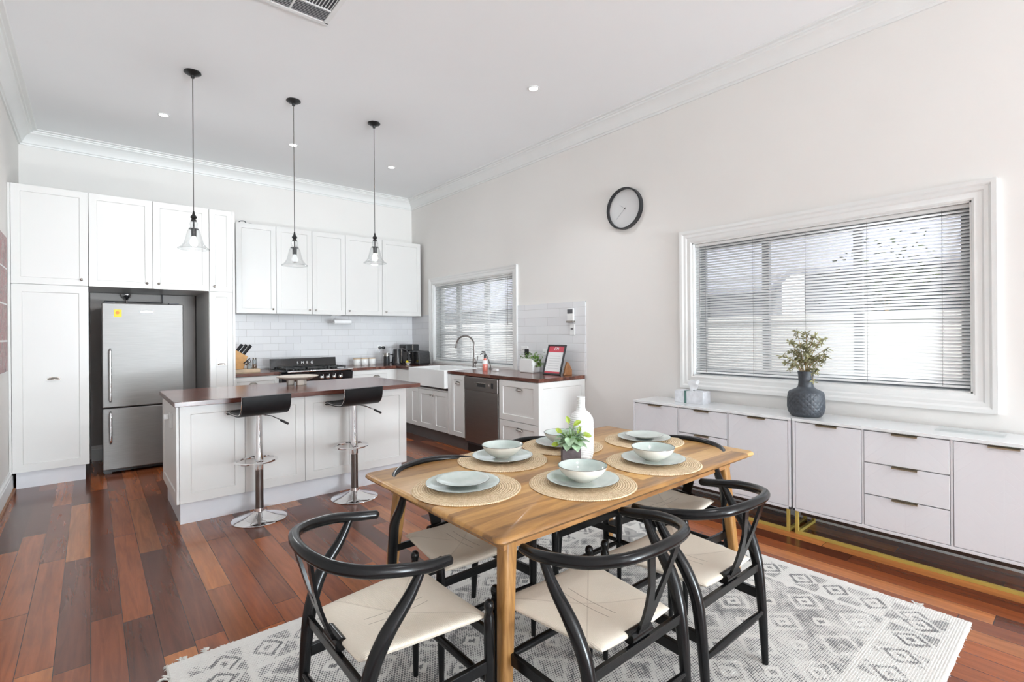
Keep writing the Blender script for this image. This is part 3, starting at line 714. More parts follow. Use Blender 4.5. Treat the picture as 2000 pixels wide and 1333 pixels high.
# cooker -------------------------------------------------------------
ck = thing('range_cooker', 'wide black retro range cooker with upstand and row of knobs', 'cooker', (2.25, 6.9, 0))
obj('body', M().box(1.800, 6.60, .10, 2.702, 7.16, .885), 'black_gloss', ck, bevel=.004)
obj('control_panel', M().prism([(6.60, .775), (6.555, .785), (6.535, .915), (6.60, .925)], 1.800, 2.702, lambda a, b, d: (d, a, b)), 'black_gloss', ck, bevel=.003)
obj('oven_door', M().box(1.815, 6.565, .17, 2.687, 6.60, .76), 'black_gloss', ck, bevel=.006)
obj('hob', M().box(1.800, 6.56, .925, 2.702, 7.16, .945).box(1.84, 6.60, .945, 2.66, 7.10, .949), 'black_gloss', ck, bevel=.003)
up_ = obj('upstand', M().prism([(7.10, .945), (7.165, .945), (7.165, 1.082), (7.125, 1.082)], 1.815, 2.688, lambda a, b, d: (d, a, b)), 'black_gloss', ck, bevel=.004)
obj('rail', M().cyl((1.86, 6.520, .938), (2.69, 6.520, .938), .011, n=14).cyl((1.90, 6.520, .938), (1.90, 6.56, .935), .007).cyl((2.65, 6.520, .938), (2.65, 6.56, .935), .007), 'chrome', ck)
for i, kx in enumerate((1.875, 1.955, 2.035, 2.12, 2.29, 2.37, 2.45, 2.535)):
    k = obj('knob', M().lathe([(.026, 0), (.026, .006), (.020, .010), (.018, .032), (.012, .034)], (kx, 6.552, .850), 20, '-y'), 'chrome', ck)
    obj('grip', M().box(kx-.004, 6.498, .846, kx+.004, 6.520, .890), 'chrome', k)
for gx in (1.99, 2.26, 2.52):
    m = M()
    for q in (-.11, 0, .11): m.box(gx+q-.005, 6.62, .968, gx+q+.005, 7.07, .980)
    for yy in (6.63, 6.75, 6.85, 6.95, 7.06): m.box(gx-.12, yy-.005, .966, gx+.12, yy+.005, .978)
    for q in (-.11, .11):
        for yy in (6.63, 7.06): m.box(gx+q-.006, yy-.006, .949, gx+q+.006, yy+.006, .968)
    obj('trivet', m, 'black_metal', ck)
    for yy in (6.74, 6.96): obj('burner', M().lathe([(.045, .949), (.045, .957), (.035, .960), (.033, .967), (.0, .968)], (gx, yy, 0), 20), 'black_metal', ck)
def text(name, s, size, loc, rot, mat, parent, extr=.0008, align='CENTER', space=1.0):
    cu = bpy.data.curves.new(name, 'FONT'); cu.body = s; cu.size = size; cu.align_x = align; cu.align_y = 'CENTER'; cu.extrude = extr; cu.space_character = space
    tmp = bpy.data.objects.new(name, cu); C.objects.link(tmp); bpy.context.view_layer.update()
    me = bpy.data.meshes.new_from_object(tmp.evaluated_get(bpy.context.evaluated_depsgraph_get())); me.name = name
    bpy.data.objects.remove(tmp); me.materials.clear(); me.materials.append(MATS[mat])
    o = bpy.data.objects.new(name, me); C.objects.link(o); o.parent = parent
    off = Vector((0, 0, 0)); p = parent
    while p is not None: off += p.location; p = p.parent
    o.location = Vector(loc)-off; o.rotation_euler = rot; return o
text('lettering', 'SMEG', .050, (2.26, 7.111, 1.018), (PI/2-.18, 0, 0), 'white_print', up_, .001, space=2.3)
obj('print_marks', M().box(2.175, 6.5475, .862, 2.235, 6.5500, .866).box(2.170, 6.5500, .842, 2.180, 6.5530, .854).box(2.187, 6.5500, .842, 2.197, 6.5530, .854).box(2.204, 6.5500, .842, 2.214, 6.5530, .854).box(2.221, 6.5500, .842, 2.231, 6.5530, .854), 'grey_print', ck)

# ------------------------------------------------------------------ right-hand bench
XF = 3.40; fR = facing('-x', XF+.025); YE = 3.625
SY0, SY1 = 5.285, 6.205   # sink
m = M()
pts = [(2.703, YBF), (XF, YBF), (XF, SY1), (XF+.47, SY1), (XF+.47, SY0), (XF, SY0), (XF, YE), (XR-.013, YE), (XR-.013, YB-.013), (2.703, YB-.013)]
m.prism(pts, ZB-.037, ZB)
single('benchtop', m, 'benchtop_jarrah_y', 'long L-shaped dark red timber benchtop around the sink', 'benchtop', (3.7, 5.5, ZB-.037), bevel=.003)
def rcab(label, y0, y1, name='base_cabinet'):
    c = thing(name, label, 'cabinet', (3.75, (y0+y1)/2, 0), 'white base cabinets')
    obj('plinth', M().box(XF+.05, y0, 0, XF+.07, y1, .15), 'plinth_steel', c); return c
c = rcab('white sink cabinet with two doors under the farmhouse sink', 5.215, 6.245, 'sink_cabinet')
obj('carcass', M().box(XF+.025, 5.216, .15, XR-.03, 6.244, .68).box(XF+.025, 5.216, .68, XF+.045, 5.28, ZB-.04).box(XF+.025, 6.21, .68, XF+.045, 6.244, ZB-.04), 'cabinet_white', c)
door(c, fR, 5.285, 5.64, .15, .665, kn=(5.675-.065, .60)); door(c, fR, 5.64, 6.02, .15, .665, kn=(5.675, .60)); door(c, fR, 6.02, 6.245, .15, .665, fr=.05)
obj('stile', M().box(XF+.005, 5.216, .15, XF+.025, 5.283, ZB-.04), 'cabinet_white', c)
c = rcab('narrow white pull-out cabinet between sink and dishwasher', 4.925, 5.215, 'narrow_base_cabinet')
obj('carcass', M().box(XF+.025, 4.926, .15, XR-.002, 5.214, ZB-.04), 'cabinet_white', c)
door(c, fR, 4.925, 5.215, .15, ZB-.042, cp=(5.07, .795), fr=.055)
c = rcab('white two-drawer cabinet at the near end of the kitchen bench', YE+.02, 4.27, 'drawer_cabinet')
obj('carcass', M().box(XF+.025, YE+.025, .15, XR-.002, 4.269, ZB-.04), 'cabinet_white', c)
door(c, fR, YE+.02, 4.265, .47, ZB-.042, cp=(3.93, .80), name='drawer'); door(c, fR, YE+.02, 4.265, .15, .47, cp=(3.93, .385), name='drawer')
fE = facing('-y', YE+.025)
obj('end_panel', shaker(M(), fE, XF+.005, XR-.004, .12, ZB-.04, th=.018), 'cabinet_white', c, bevel=.0015, seg=1)
dw = thing('dishwasher', 'dark stainless steel dishwasher under the bench right of the sink', 'dishwasher', (3.7, 4.6, 0))
obj('body', M().box(XF+.03, 4.285, .10, XR-.03, 4.912, ZB-.045), 'dark_grey_plastic', dw)
obj('door_panel', M().box(XF+.002, 4.282, .13, XF+.028, 4.915, .735), 'dark_steel', dw, bevel=.004)
cp_ = obj('control_panel', M().box(XF-.004, 4.282, .738, XF+.028, 4.915, .893), 'dark_steel', dw, bevel=.004)
obj('handle_recess', M().box(XF-.006, 4.50, .79, XF-.003, 4.66, .825), 'charcoal_gap', cp_)
obj('handle_lip', M().box(XF-.012, 4.49, .826, XF-.003, 4.69, .836), 'nickel', cp_, bevel=.002)
obj('display', M().box(XF-.006, 4.355, .785, XF-.0035, 4.392, .845), 'black_gloss', cp_)
obj('dial', M().lathe([(.018, 0), (.017, .010)], (XF-.004, 4.44, .81), 20, '-x'), 'dark_steel', cp_)
obj('kick_panel', M().box(XF+.05, 4.282, 0, XF+.07, 4.915, .12), 'black_metal', dw)

# sink and taps
sk = thing('farmhouse_sink', 'white ceramic apron-front sink set into the bench', 'sink', (3.6, 5.74, .70))
def basin(x0, x1, y0, y1, z0, z1, wall=.022, fl=.20):
    m = M(); rings = [(0, z0), (0, z1), (wall, z1), (wall+.008, z1-fl)]
    vs = []
    for i, z in rings: vs += [(x0+i, y0+i, z), (x1-i, y0+i, z), (x1-i, y1-i, z), (x0+i, y1-i, z)]
    fs = [(3, 2, 1, 0)]
    for r in range(3):
        for k in range(4): fs.append((r*4+k, r*4+(k+1) % 4, (r+1)*4+(k+1) % 4, (r+1)*4+k))
    fs.append((12, 13, 14, 15)); return m.add(vs, fs)
obj('bowl', basin(XF-.045, XF+.468, SY0+.002, SY1-.002, .715, ZB+.006), 'white_ceramic', sk, bevel=.008, seg=3)
obj('drainer', M().box(XF+.47, SY0-.02, ZB, XF+.60, SY1-.1, ZB+.010), 'white_ceramic', sk, bevel=.004)
tp = thing('mixer_tap', 'tall dark metal gooseneck mixer tap at the sink', 'tap', (3.93, 5.52, ZB))
TX, TY = 3.93, 5.45
m = M(); m.lathe([(.026, ZB+.010), (.026, ZB+.02), (.021, ZB+.025), (.021, ZB+.12), (.012, ZB+.135)], (TX, TY, 0), 20)
obj('body', m, 'gunmetal', tp)
arc = [(TX, TY, ZB+.12), (TX, TY, ZB+.30)] + [(TX-.075+.075*math.cos(a_)*1.0, TY+.10*(1-math.cos(a_)), ZB+.30+.13*math.sin(a_)) for a_ in [PI*i/10 for i in range(1, 10)]] + [(TX-.155, TY+.205, ZB+.265)]
obj('spout', M().tube(catmull(arc, 3), .0115, 12), 'gunmetal', tp)
obj('lever', M().cyl((TX, TY, ZB+.07), (TX, TY-.055, ZB+.075), .014, n=12).tube([(TX, TY-.05, ZB+.075), (TX, TY-.075, ZB+.11), (TX, TY-.085, ZB+.165)], .005, 8), 'gunmetal', tp)
t2 = thing('filter_tap', 'small thin chrome water filter tap beside the mixer tap', 'tap', (3.95, 5.16, ZB))
obj('spout', M().tube(catmull([(3.95, 5.12, ZB), (3.95, 5.12, ZB+.05), (3.94, 5.155, ZB+.13), (3.93, 5.185, ZB+.185), (3.925, 5.22, ZB+.205), (3.92, 5.26, ZB+.20), (3.915, 5.285, ZB+.18)], 5), .006, 10), 'gunmetal', t2)
obj('base', M().lathe([(.018, ZB), (.018, ZB+.012), (.010, ZB+.02)], (3.95, 5.12, 0), 16), 'gunmetal', t2)
sb = thing('soap_bottle', 'pink hand soap bottle with black pump beside the sink', 'bottle', (3.72, 4.93, ZB))
obj('bottle', M().lathe([(.030, ZB), (.032, ZB+.01), (.032, ZB+.12), (.022, ZB+.14), (.014, ZB+.148), (.014, ZB+.16)], (3.72, 4.93, 0), 20), 'soap_pink', sb)
obj('label_band', M().lathe([(.0325, ZB+.085), (.0325, ZB+.13)], (3.72, 4.93, 0), 20, close=False), 'white_print', sb)
obj('pump', M().lathe([(.015, ZB+.16), (.016, ZB+.19), (.010, ZB+.20), (.006, ZB+.205), (.006, ZB+.235)], (3.72, 4.93, 0), 14).tube([(3.72, 4.93, ZB+.235), (3.70, 4.97, ZB+.238)], .006, 8), 'black_plastic', sb)
single('sponge', M().box(3.75, 4.74, ZB, 3.79, 4.82, ZB+.03), 'paper_white', 'small white sponge on the bench beside the soap bottle', 'sponge', (3.77, 4.78, ZB), bevel=.006)

# things on the bench near end
pl = thing('potted_herb', 'bright green trailing plant in a squat white planter on the bench', 'plant', (3.93, 4.33, ZB))
m = M(); m.prism([(4.235, ZB), (4.455, ZB), (4.465, ZB+.04), (4.465, ZB+.115), (4.45, ZB+.15), (4.42, ZB+.165), (4.27, ZB+.165), (4.235, ZB+.15), (4.225, ZB+.115), (4.225, ZB+.04)], 3.87, 3.99, lambda a, b, d: (d, a, b))
obj('planter', m, 'white_ceramic', pl, bevel=.012, seg=3)
random.seed(11); m = M()
for i in range(190):
    y = random.uniform(4.20, 4.44); hgt = random.random(); y0 = y
    z = ZB+.15+hgt*.075; x = 3.93+random.gauss(0, .03)
    if random.random() < .38: y = 4.20+random.gauss(0, .022); z = ZB+.06+random.random()*.12
    m.leaf((x, y, z), (random.uniform(-1, 1), random.uniform(-1, .6), random.uniform(-.4, 1)), (0, 0, 1), random.uniform(.025, .045), .018, .3, 3)
obj('foliage', m, 'leaf_green', pl)
obj('tag', M().box(3.925, 4.355, ZB+.20, 3.931, 4.425, ZB+.275).cyl((3.928, 4.385, ZB+.15), (3.928, 4.385, ZB+.20), .003, n=6), 'black_plastic', pl)
jr = thing('glass_vase', 'clear glass vase behind the white planter', 'vase', (4.0, 4.15, ZB))
jr_o = obj('body', M().lathe([(.028, ZB), (.030, ZB+.005), (.030, ZB+.10), (.024, ZB+.12)], (4.01, 4.155, 0), 20, close=False), 'jar_glass', jr, solid=.002)
# framed notice
fN = thing('framed_notice', 'black framed notice with red header leaning on the bench end', 'picture frame', (3.90, 3.915, ZB))
LX, LH = .10, .325
def tilt(a, b, d):
    n_ = Vector((LH, 0, LX)).normalized(); # direction helper
    s_ = b/math.hypot(LX, LH); return (3.875 + LX*s_ - d*(LH/math.hypot(LX, LH)), a, ZB + LH*s_ + d*(LX/math.hypot(LX, LH)))
Hh = math.hypot(LX, LH); y0, y1 = 3.782, 4.055; bw = .016
m = M()
for (a0, a1, b0, b1) in ((y0, y1, 0, bw), (y0, y1, Hh-bw, Hh), (y0, y0+bw, bw, Hh-bw), (y1-bw, y1, bw, Hh-bw)):
    m.prism([(a0, b0), (a1, b0), (a1, b1), (a0, b1)], 0, .016, tilt)
obj('frame', m, 'black_plastic', fN)
sh = obj('sheet', M().prism([(y0+bw, bw), (y1-bw, bw), (y1-bw, Hh-bw), (y0+bw, Hh-bw)], .002, .006, tilt), 'paper_white', fN)
obj('header', M().prism([(y0+bw, Hh-bw-.068), (y1-bw, Hh-bw-.068), (y1-bw, Hh-bw), (y0+bw, Hh-bw)], .006, .007, tilt), 'red_print', sh)
obj('footer', M().prism([(y0+bw, bw), (y1-bw, bw), (y1-bw, bw+.020), (y0+bw, bw+.020)], .006, .007, tilt), 'red_print', sh)
m = M()
for i in range(6): m.prism([(y0+.05+.01*(i % 2), .07+.028*i), (y1-.05, .07+.028*i), (y1-.05, .073+.028*i), (y0+.05+.01*(i % 2), .073+.028*i)], .006, .0068, tilt)
obj('text_lines', m, 'grey_print', sh)
th_ = math.atan2(LX, LH); px, py_, pz = tilt((y0+y1)/2, Hh-bw-.032, .0075)
text('lettering', 'CM', .048, (px, py_, pz), (PI/2-th_, 0, -PI/2), 'white_print', sh, .0006)
m = M(); m.prism([(3.905, ZB), (4.03, ZB), (4.03, ZB+.055), (3.985, ZB+.13), (3.955, ZB+.145)], 3.76, 3.785, lambda a, b, d: (a, d, b))
single('wooden_easel_prop', m, 'stand_wood', 'brown curved wooden stand behind the framed notice', 'stand', (3.97, 3.77, ZB), bevel=.004)
# wall devices on the tiles
th = thing('thermostat', 'white wall thermostat with dark screen on the tile panel', 'thermostat', (XR-.02, 3.81, 1.52))
obj('housing', M().box(XR-.034, 3.775, 1.535, XR-.012, 3.865, 1.672), 'white_plastic', th, bevel=.004)
obj('screen', M().box(XR-.036, 3.780, 1.615, XR-.034, 3.860, 1.662), 'dark_grey_plastic', th)
obj('cradle', M().box(XR-.044, 3.765, 1.515, XR-.012, 3.875, 1.535), 'nickel', th, bevel=.003)
sw = thing('light_switch', 'white light switch plate below the thermostat', 'switch', (XR-.015, 3.80, 1.37))
obj('plate', M().box(XR-.022, 3.765, 1.375, XR-.012, 3.835, 1.495), 'white_plastic', sw, bevel=.003)
obj('rocker', M().box(XR-.026, 3.782, 1.435, XR-.022, 3.796, 1.455).box(XR-.026, 3.804, 1.435, XR-.022, 3.818, 1.455), 'dark_grey_plastic', sw)
def outlet(y, z, label, plug=False):
    o = thing('power_outlet', label, 'power outlet', (XR-.015, y, z-.035), 'double power outlets on the tile panel')
    obj('plate', M().box(XR-.020, y-.06, z-.035, XR-.012, y+.06, z+.04), 'white_plastic', o, bevel=.003)
    obj('pin_slots', M().box(XR-.0215, y-.035, z-.012, XR-.020, y-.031, z+.004).box(XR-.0215, y-.020, z-.012, XR-.020, y-.016, z+.004).box(XR-.0215, y+.018, z-.012, XR-.020, y+.022, z+.004).box(XR-.0215, y+.033, z-.012, XR-.020, y+.037, z+.004), 'dark_grey_plastic', o)
    return o
outlet(4.60, 1.20, 'white double power outlet on the tiles above the planter')
outlet(4.22, 1.175, 'white double power outlet on the tiles left of the framed notice')

# back bench: left of cooker
bd = single('chopping_board', M().box(1.30, 6.80, ZB, 1.62, 7.12, ZB+.042), 'pale_wood', 'thick pale wooden board on the bench below the knife block', 'board', (1.46, 6.96, ZB), bevel=.004)
kb = thing('knife_block', 'orange-brown wooden knife block with black-handled knives', 'knife block', (1.38, 6.96, ZB+.042))
zb = ZB+.042
obj('block', M().prism([(1.295, zb), (1.45, zb), (1.50, zb+.155), (1.355, zb+.245), (1.295, zb+.20)], 6.90, 7.02, lambda a, b, d: (a, d, b)), 'knife_block_wood', kb, bevel=.004)
random.seed(3)
for i, (s_, dy) in enumerate(((.10, .02), (.35, .02), (.62, .02), (.22, .06), (.5, .06), (.78, .06), (.15, .095), (.45, .095))):
    px = lerp(1.365, 1.495, s_); pz = lerp(zb+.235, zb+.158, s_); L = .10+.02*(i % 3)
    m = M().tube([(px-.01, 6.90+dy, pz-.02), (px+L*.35, 6.90+dy, pz+L*.42), (px+L*.62, 6.90+dy, pz+L*.80)], [.009, .0105, .012], 8)
    obj('knife_handle', m, 'black_plastic', kb)
obj('scissor_handle', M().tube([(1.49, 6.89, zb+.10), (1.52, 6.89, zb+.13), (1.53, 6.89, zb+.09), (1.48, 6.89, zb+.05), (1.45, 6.89, zb+.07)], .009, 8, closed=True), 'black_plastic', kb)
for i, (jx, jy, jh, lab) in enumerate(((1.505, 6.86, .10, 'short clear glass jar beside the knife block'), (1.575, 6.90, .135, 'tall clear glass jar of dark spice on the wooden board'))):
    j = thing('glass_jar', lab, 'jar', (jx, jy, zb), 'glass jars on the wooden board')
    obj('jar', M().lathe([(.026, zb), (.027, zb+.01), (.027, zb+jh*.8), (.02, zb+jh*.88)], (jx, jy, 0), 18, close=False), 'jar_glass', j, solid=.002)
    obj('contents', M().lathe([(.023, zb+.004), (.023, zb+jh*.4)], (jx, jy, 0), 16), 'stand_wood' if i else 'paper_white', j)
    obj('lid', M().lathe([(.022, zb+jh*.86), (.022, zb+jh)], (jx, jy, 0), 18), 'nickel', j)
# canisters
for i, (cx, lab) in enumerate(((3.04, 'leftmost of three small white canisters with wooden lids'), (3.16, 'middle of three small white canisters with wooden lids'), (3.28, 'rightmost of three small white canisters with wooden lids'))):
    c = thing('canister', lab, 'canister', (cx, 7.20, ZB), 'white canisters with wooden lids')
    obj('pot', M().lathe([(.050, ZB), (.054, ZB+.006), (.055, ZB+.085), (.052, ZB+.09)], (cx, 7.2, 0), 24), 'canister_white', c)
    obj('lid', M().lathe([(.053, ZB+.09), (.053, ZB+.105), (.0, ZB+.106)], (cx, 7.2, 0), 24), 'pale_wood', c)
    obj('motif', M().lathe([(.012, 0), (.012, .001)], (cx+.018, 7.2-.0515, ZB+.045), 10, '-y'), 'grey_print', c) if i == 0 else None
# plunger, kettle, coffee machine, toaster
pg = thing('coffee_plunger', 'glass coffee plunger with black frame left of the kettle', 'coffee plunger', (3.42, 7.0, ZB))
obj('frame', M().lathe([(.045, ZB), (.047, ZB+.01), (.045, ZB+.13)], (3.42, 7.0, 0), 20), 'black_plastic', pg)
obj('glass', M().lathe([(.044, ZB+.13), (.044, ZB+.175)], (3.42, 7.0, 0), 20), 'nickel', pg)
obj('handle', M().tube(catmull([(3.465, 6.98, ZB+.15), (3.51, 6.96, ZB+.14), (3.51, 6.96, ZB+.05), (3.465, 6.98, ZB+.03)], 4), .008, 8), 'black_plastic', pg)
kt = thing('kettle', 'tall black electric kettle with curved handle on the back bench', 'kettle', (3.56, 6.93, ZB))
obj('body', M().lathe([(.085, ZB+.02), (.083, ZB+.04), (.062, ZB+.22), (.060, ZB+.235), (.04, ZB+.245)], (3.56, 6.93, 0), 28), 'black_gloss', kt)
obj('base', M().lathe([(.085, ZB), (.085, ZB+.018)], (3.56, 6.93, 0), 28), 'black_plastic', kt)
obj('handle', M().tube(catmull([(3.60, 6.89, ZB+.235), (3.66, 6.86, ZB+.225), (3.70, 6.84, ZB+.16), (3.695, 6.84, ZB+.09)], 5), [.013]*16, 10), 'black_plastic', kt)
obj('trim_strip', M().box(3.583, 6.845, ZB+.03, 3.593, 6.860, ZB+.23), 'nickel', kt)
cm = thing('coffee_machine', 'black pod coffee machine in the bench corner', 'coffee machine', (3.83, 7.05, ZB))
obj('column', M().box(3.77, 7.0, ZB, 3.93, 7.18, ZB+.20), 'black_gloss', cm, bevel=.015, seg=3)
obj('head', M().box(3.72, 6.95, ZB+.20, 3.95, 7.18, ZB+.30), 'black_plastic', cm, bevel=.015, seg=3)
obj('accent_strip', M().box(3.825, 6.947, ZB+.205, 3.845, 6.951, ZB+.295), 'nickel', cm)
obj('drip_tray', M().box(3.76, 6.90, ZB, 3.90, 7.0, ZB+.025), 'black_plastic', cm, bevel=.004)
obj('side_knob', M().lathe([(.02, 0), (.02, .03)], (3.70, 7.03, ZB+.25), 14, 'x'), 'black_plastic', cm)
ts = thing('toaster', 'black four-slice toaster right of the coffee machine', 'toaster', (3.85, 6.68, ZB))
obj('body', M().prism([(6.56, ZB+.01), (6.90, ZB+.01), (6.885, ZB+.19), (6.86, ZB+.205), (6.60, ZB+.205), (6.575, ZB+.19)], 3.72, 3.92, lambda a, b, d: (d, a, b)), 'black_gloss', ts, bevel=.012, seg=3)
obj('slots', M().box(3.76, 6.61, ZB+.203, 3.79, 6.85, ZB+.207).box(3.84, 6.61, ZB+.203, 3.87, 6.85, ZB+.207), 'charcoal_gap', ts)
obj('buttons', M().box(3.716, 6.79, ZB+.055, 3.721, 6.80, ZB+.065).box(3.716, 6.82, ZB+.055, 3.721, 6.83, ZB+.065).box(3.716, 6.85, ZB+.055, 3.721, 6.86, ZB+.065).box(3.716, 6.82, ZB+.16, 3.721, 6.87, ZB+.172), 'white_print', ts)
obj('accent_strip', M().box(3.716, 6.73, ZB+.03, 3.721, 6.742, ZB+.19), 'nickel', ts)
obj('feet', M().box(3.74, 6.58, ZB, 3.90, 6.88, ZB+.012), 'black_plastic', ts)
bw_ = thing('snack_bowl', 'small glass bowl with something yellow by the toaster', 'bowl', (3.64, 6.72, ZB))
obj('bowl', M().lathe([(.02, ZB), (.022, ZB+.004), (.045, ZB+.035), (.042, ZB+.035), (.02, ZB+.008)], (3.64, 6.74, 0), 20), 'white_ceramic', bw_)
obj('lemon', M().sphere((3.63, 6.75, ZB+.04), .024), 'yellow_label', bw_)
po = thing('power_outlet', 'power outlet with two black plugs on the back wall tiles', 'power outlet', (3.53, YB-.013, 1.16))
obj('plate', M().box(3.46, YB-.022, 1.15, 3.60, YB-.0125, 1.23), 'white_plastic', po, bevel=.003)
for px in (3.50, 3.56): obj('plug', M().lathe([(.024, .022), (.022, .055), (.01, .06)], (px, YB, 1.19), 16, '-y'), 'black_plastic', po)

# ------------------------------------------------------------------ island
IX0, IX1, IY0, IY1 = .47, 2.335, 4.385, 5.26; ZI = .925
isl = thing('kitchen_island', 'white panelled kitchen island standing on the floorboards', 'kitchen island', (1.4, 4.82, 0))
obj('carcass', M().box(IX0+.02, IY0+.001, .16, IX1-.002, IY1, ZI-.037), 'cabinet_white', isl)
fI = facing('-y', IY0)
ed = [IX0+.022, .926, 1.383, 1.842, IX1]
for i in range(4): obj('front_panel', shaker(M(), fI, ed[i]+.001, ed[i+1]-.001, .163, ZI-.038, th=.018, fr=.07), 'cabinet_white', isl, bevel=.0015, seg=1)
fI2 = facing('-x', IX0+.02)
sp = obj('side_panel', shaker(M(), fI2, IY0-.017, IY1, .163, ZI-.038, th=.018, fr=.075), 'cabinet_white', isl, bevel=.0015, seg=1)
obj('plinth', M().box(IX0+.03, IY0+.032, 0, IX1-.03, IY0+.048, .163).box(IX0+.03, IY0+.048, 0, IX0+.046, IY1-.05, .163).box(IX1-.046, IY0+.048, 0, IX1-.03, IY1-.05, .163), 'plinth_white', isl)
single('island_benchtop', M().box(.452, 4.268, ZI-.037, 2.435, 5.285, ZI), 'benchtop_jarrah_x', 'dark red timber slab covering the kitchen island', 'benchtop', (1.44, 4.78, ZI-.037), bevel=.003)
io = thing('power_outlet', 'white power outlet with plug on the end of the island', 'power outlet', (IX0, 4.68, .69))
obj('plate', M().box(IX0-.010, 4.615, .69, IX0+.011, 4.69, .805), 'white_plastic', io, bevel=.003)
obj('plug', M().box(IX0-.045, 4.66, .755, IX0-.010, 4.70, .795), 'white_plastic', io, bevel=.006)
dsh = thing('display_bowl', 'shallow pale wooden bowl on block feet on the island', 'bowl', (1.50, 4.93, ZI))
BX, BY = 1.512, 4.98
obj('dish', M().lathe([(.05, ZI+.048), (.12, ZI+.052), (.185, ZI+.078), (.187, ZI+.084), (.18, ZI+.083), (.11, ZI+.066), (.0, ZI+.062)], (BX, BY, 0), 40), 'whitewash_wood', dsh)
for i in range(3):
    q = 2*PI*i/3+.5; obj('foot', M().box(BX+.065*math.cos(q)-.028, BY+.065*math.sin(q)-.028, ZI, BX+.065*math.cos(q)+.028, BY+.065*math.sin(q)+.028, ZI+.052), 'whitewash_wood', dsh, bevel=.004)

# ------------------------------------------------------------------ bar stools
def make_stool(loc, rz, label):
    t = thing('bar_stool', label, 'bar stool', (0, 0, 0), 'black and chrome bar stools at the island')
    obj('base', M().lathe([(.190, 0), (.192, .004), (.185, .010), (.12, .026), (.06, .048), (.036, .062), (.034, .085), (.0, .086)], n=48), 'chrome', t)
    obj('column', M().lathe([(.029, .085), (.029, .40), (.026, .402)], n=24), 'gunmetal', t)
    obj('sleeve', M().lathe([(.030, .375), (.033, .378), (.033, .45), (.029, .50), (.024, .79), (.05, .80), (.05, .808)], n=24), 'chrome', t)
    pts = [(.145*math.cos(a_)*1.0, .055+.125*math.sin(a_)*1.0, .435) for a_ in [2*PI*i/32 for i in range(32)]]
    obj('foot_ring', M().tube(pts, .009, 10, closed=True), 'chrome', t)
    # bent seat shell: profile in y (front +) and z, thickness
    prof = [(.180, .798), (.168, .811), (.12, .818), (.05, .812), (-.05, .812), (-.115, .822), (-.155, .855), (-.170, .90), (-.174, .955)]
    pc = catmull([(0, a_, b_) for a_, b_ in prof], 4); n = len(pc); hw = .170; vs = []; fs = []
    th = .017
    for i, p in enumerate(pc):
        d = (pc[min(i+1, n-1)]-pc[max(i-1, 0)]).normalized(); nn = Vector((0, -d.z, d.y))*-1
        for x in (-hw, hw):
            for s_ in (-1, 1): q = p+nn*(th*s_*.8); vs.append((x, q.y, q.z))
    for i in range(n-1):
        a_ = i*4; b_ = a_+4; fs += [(a_, b_, b_+2, a_+2), (a_+1, a_+3, b_+3, b_+1), (a_, a_+1, b_+1, b_), (a_+2, b_+2, b_+3, a_+3)]
    fs += [(0, 2, 3, 1), ((n-1)*4, (n-1)*4+1, (n-1)*4+3, (n-1)*4+2)]
    obj('seat', M().add(vs, fs), 'black_leather', t, bevel=.011, seg=3, angle=60)
    for x in (-hw-.003, hw+.003): obj('edge_trim', M().tube([(x, p.y, p.z) for p in pc], .0028, 6), 'chrome', t)
    lv = obj('lever', M().tube([(.02, -.02, .795), (.06, -.10, .785), (.105, -.17, .755)], .0045, 8), 'chrome', t)
    obj('grip', M().tube([(.100, -.162, .758), (.135, -.215, .732)], .009, 10), 'black_plastic', lv)
    t.location = loc; t.rotation_euler = (0, 0, rz); return t
s0 = make_stool((.978, 4.165, 0), .10, 'black bar stool with chrome base, the one nearer the fridge')
dup(s0, (1.728, 4.165, 0), .10, 'black bar stool with chrome base, the one nearer the dining table')

# ------------------------------------------------------------------ pendants, downlights, vent
def pendant(x, y, zb_, lab, lit=True):
    t = thing('pendant_lamp', lab, 'pendant lamp', (x, y, zb_), 'glass bell pendant lamps above the island')
    obj('canopy', M().lathe([(.062, ZC), (.064, ZC-.010), (.045, ZC-.022), (.016, ZC-.032), (.013, ZC-.052)], (x, y, 0), 28), 'black_metal', t)
    obj('cord', M().cyl((x, y, zb_+.30), (x, y, ZC-.05), .0035, n=8), 'cord_grey', t)
    obj('cap', M().lathe([(.006, zb_+.315), (.008, zb_+.30), (.012, zb_+.285), (.022, zb_+.272), (.024, zb_+.262), (.013, zb_+.250), (.020, zb_+.243), (.021, zb_+.232)], (x, y, 0), 20), 'black_metal', t)
    sh_ = obj('glass_shade', M().lathe([(.021, zb_+.235), (.030, zb_+.215), (.024, zb_+.185), (.034, zb_+.172), (.048, zb_+.145), (.058, zb_+.10), (.072, zb_+.05), (.095, zb_+.018), (.113, zb_+.006), (.115, zb_)], (x, y, 0), 40, close=False), 'shade_glass', t, solid=.0022)
    obj('rim', M().tube([(x+.1145*math.cos(2*PI*i/40), y+.1145*math.sin(2*PI*i/40), zb_) for i in range(40)], .0017, 6, closed=True), 'jar_glass', sh_)
    obj('socket', M().cyl((x, y, zb_+.175), (x, y, zb_+.235), .006, n=8).lathe([(.036, zb_+.165), (.036, zb_+.169), (.019, zb_+.174)], (x, y, 0), 24).lathe([(.019, zb_+.105), (.020, zb_+.166)], (x, y, 0), 20), 'black_metal', t)
    obj('bulb', M().lathe([(.012, zb_+.108), (.014, zb_+.095), (.026, zb_+.070), (.029, zb_+.052), (.024, zb_+.034), (.0, zb_+.024)], (x, y, 0), 20), 'bulb_glow' if lit else 'lamp_white', t)
    if lit: lamp('pendant_light', 'POINT', (x, y, zb_+.0), 19, (.93, .97, 1), shadow_soft_size=.03).visible_glossy = True
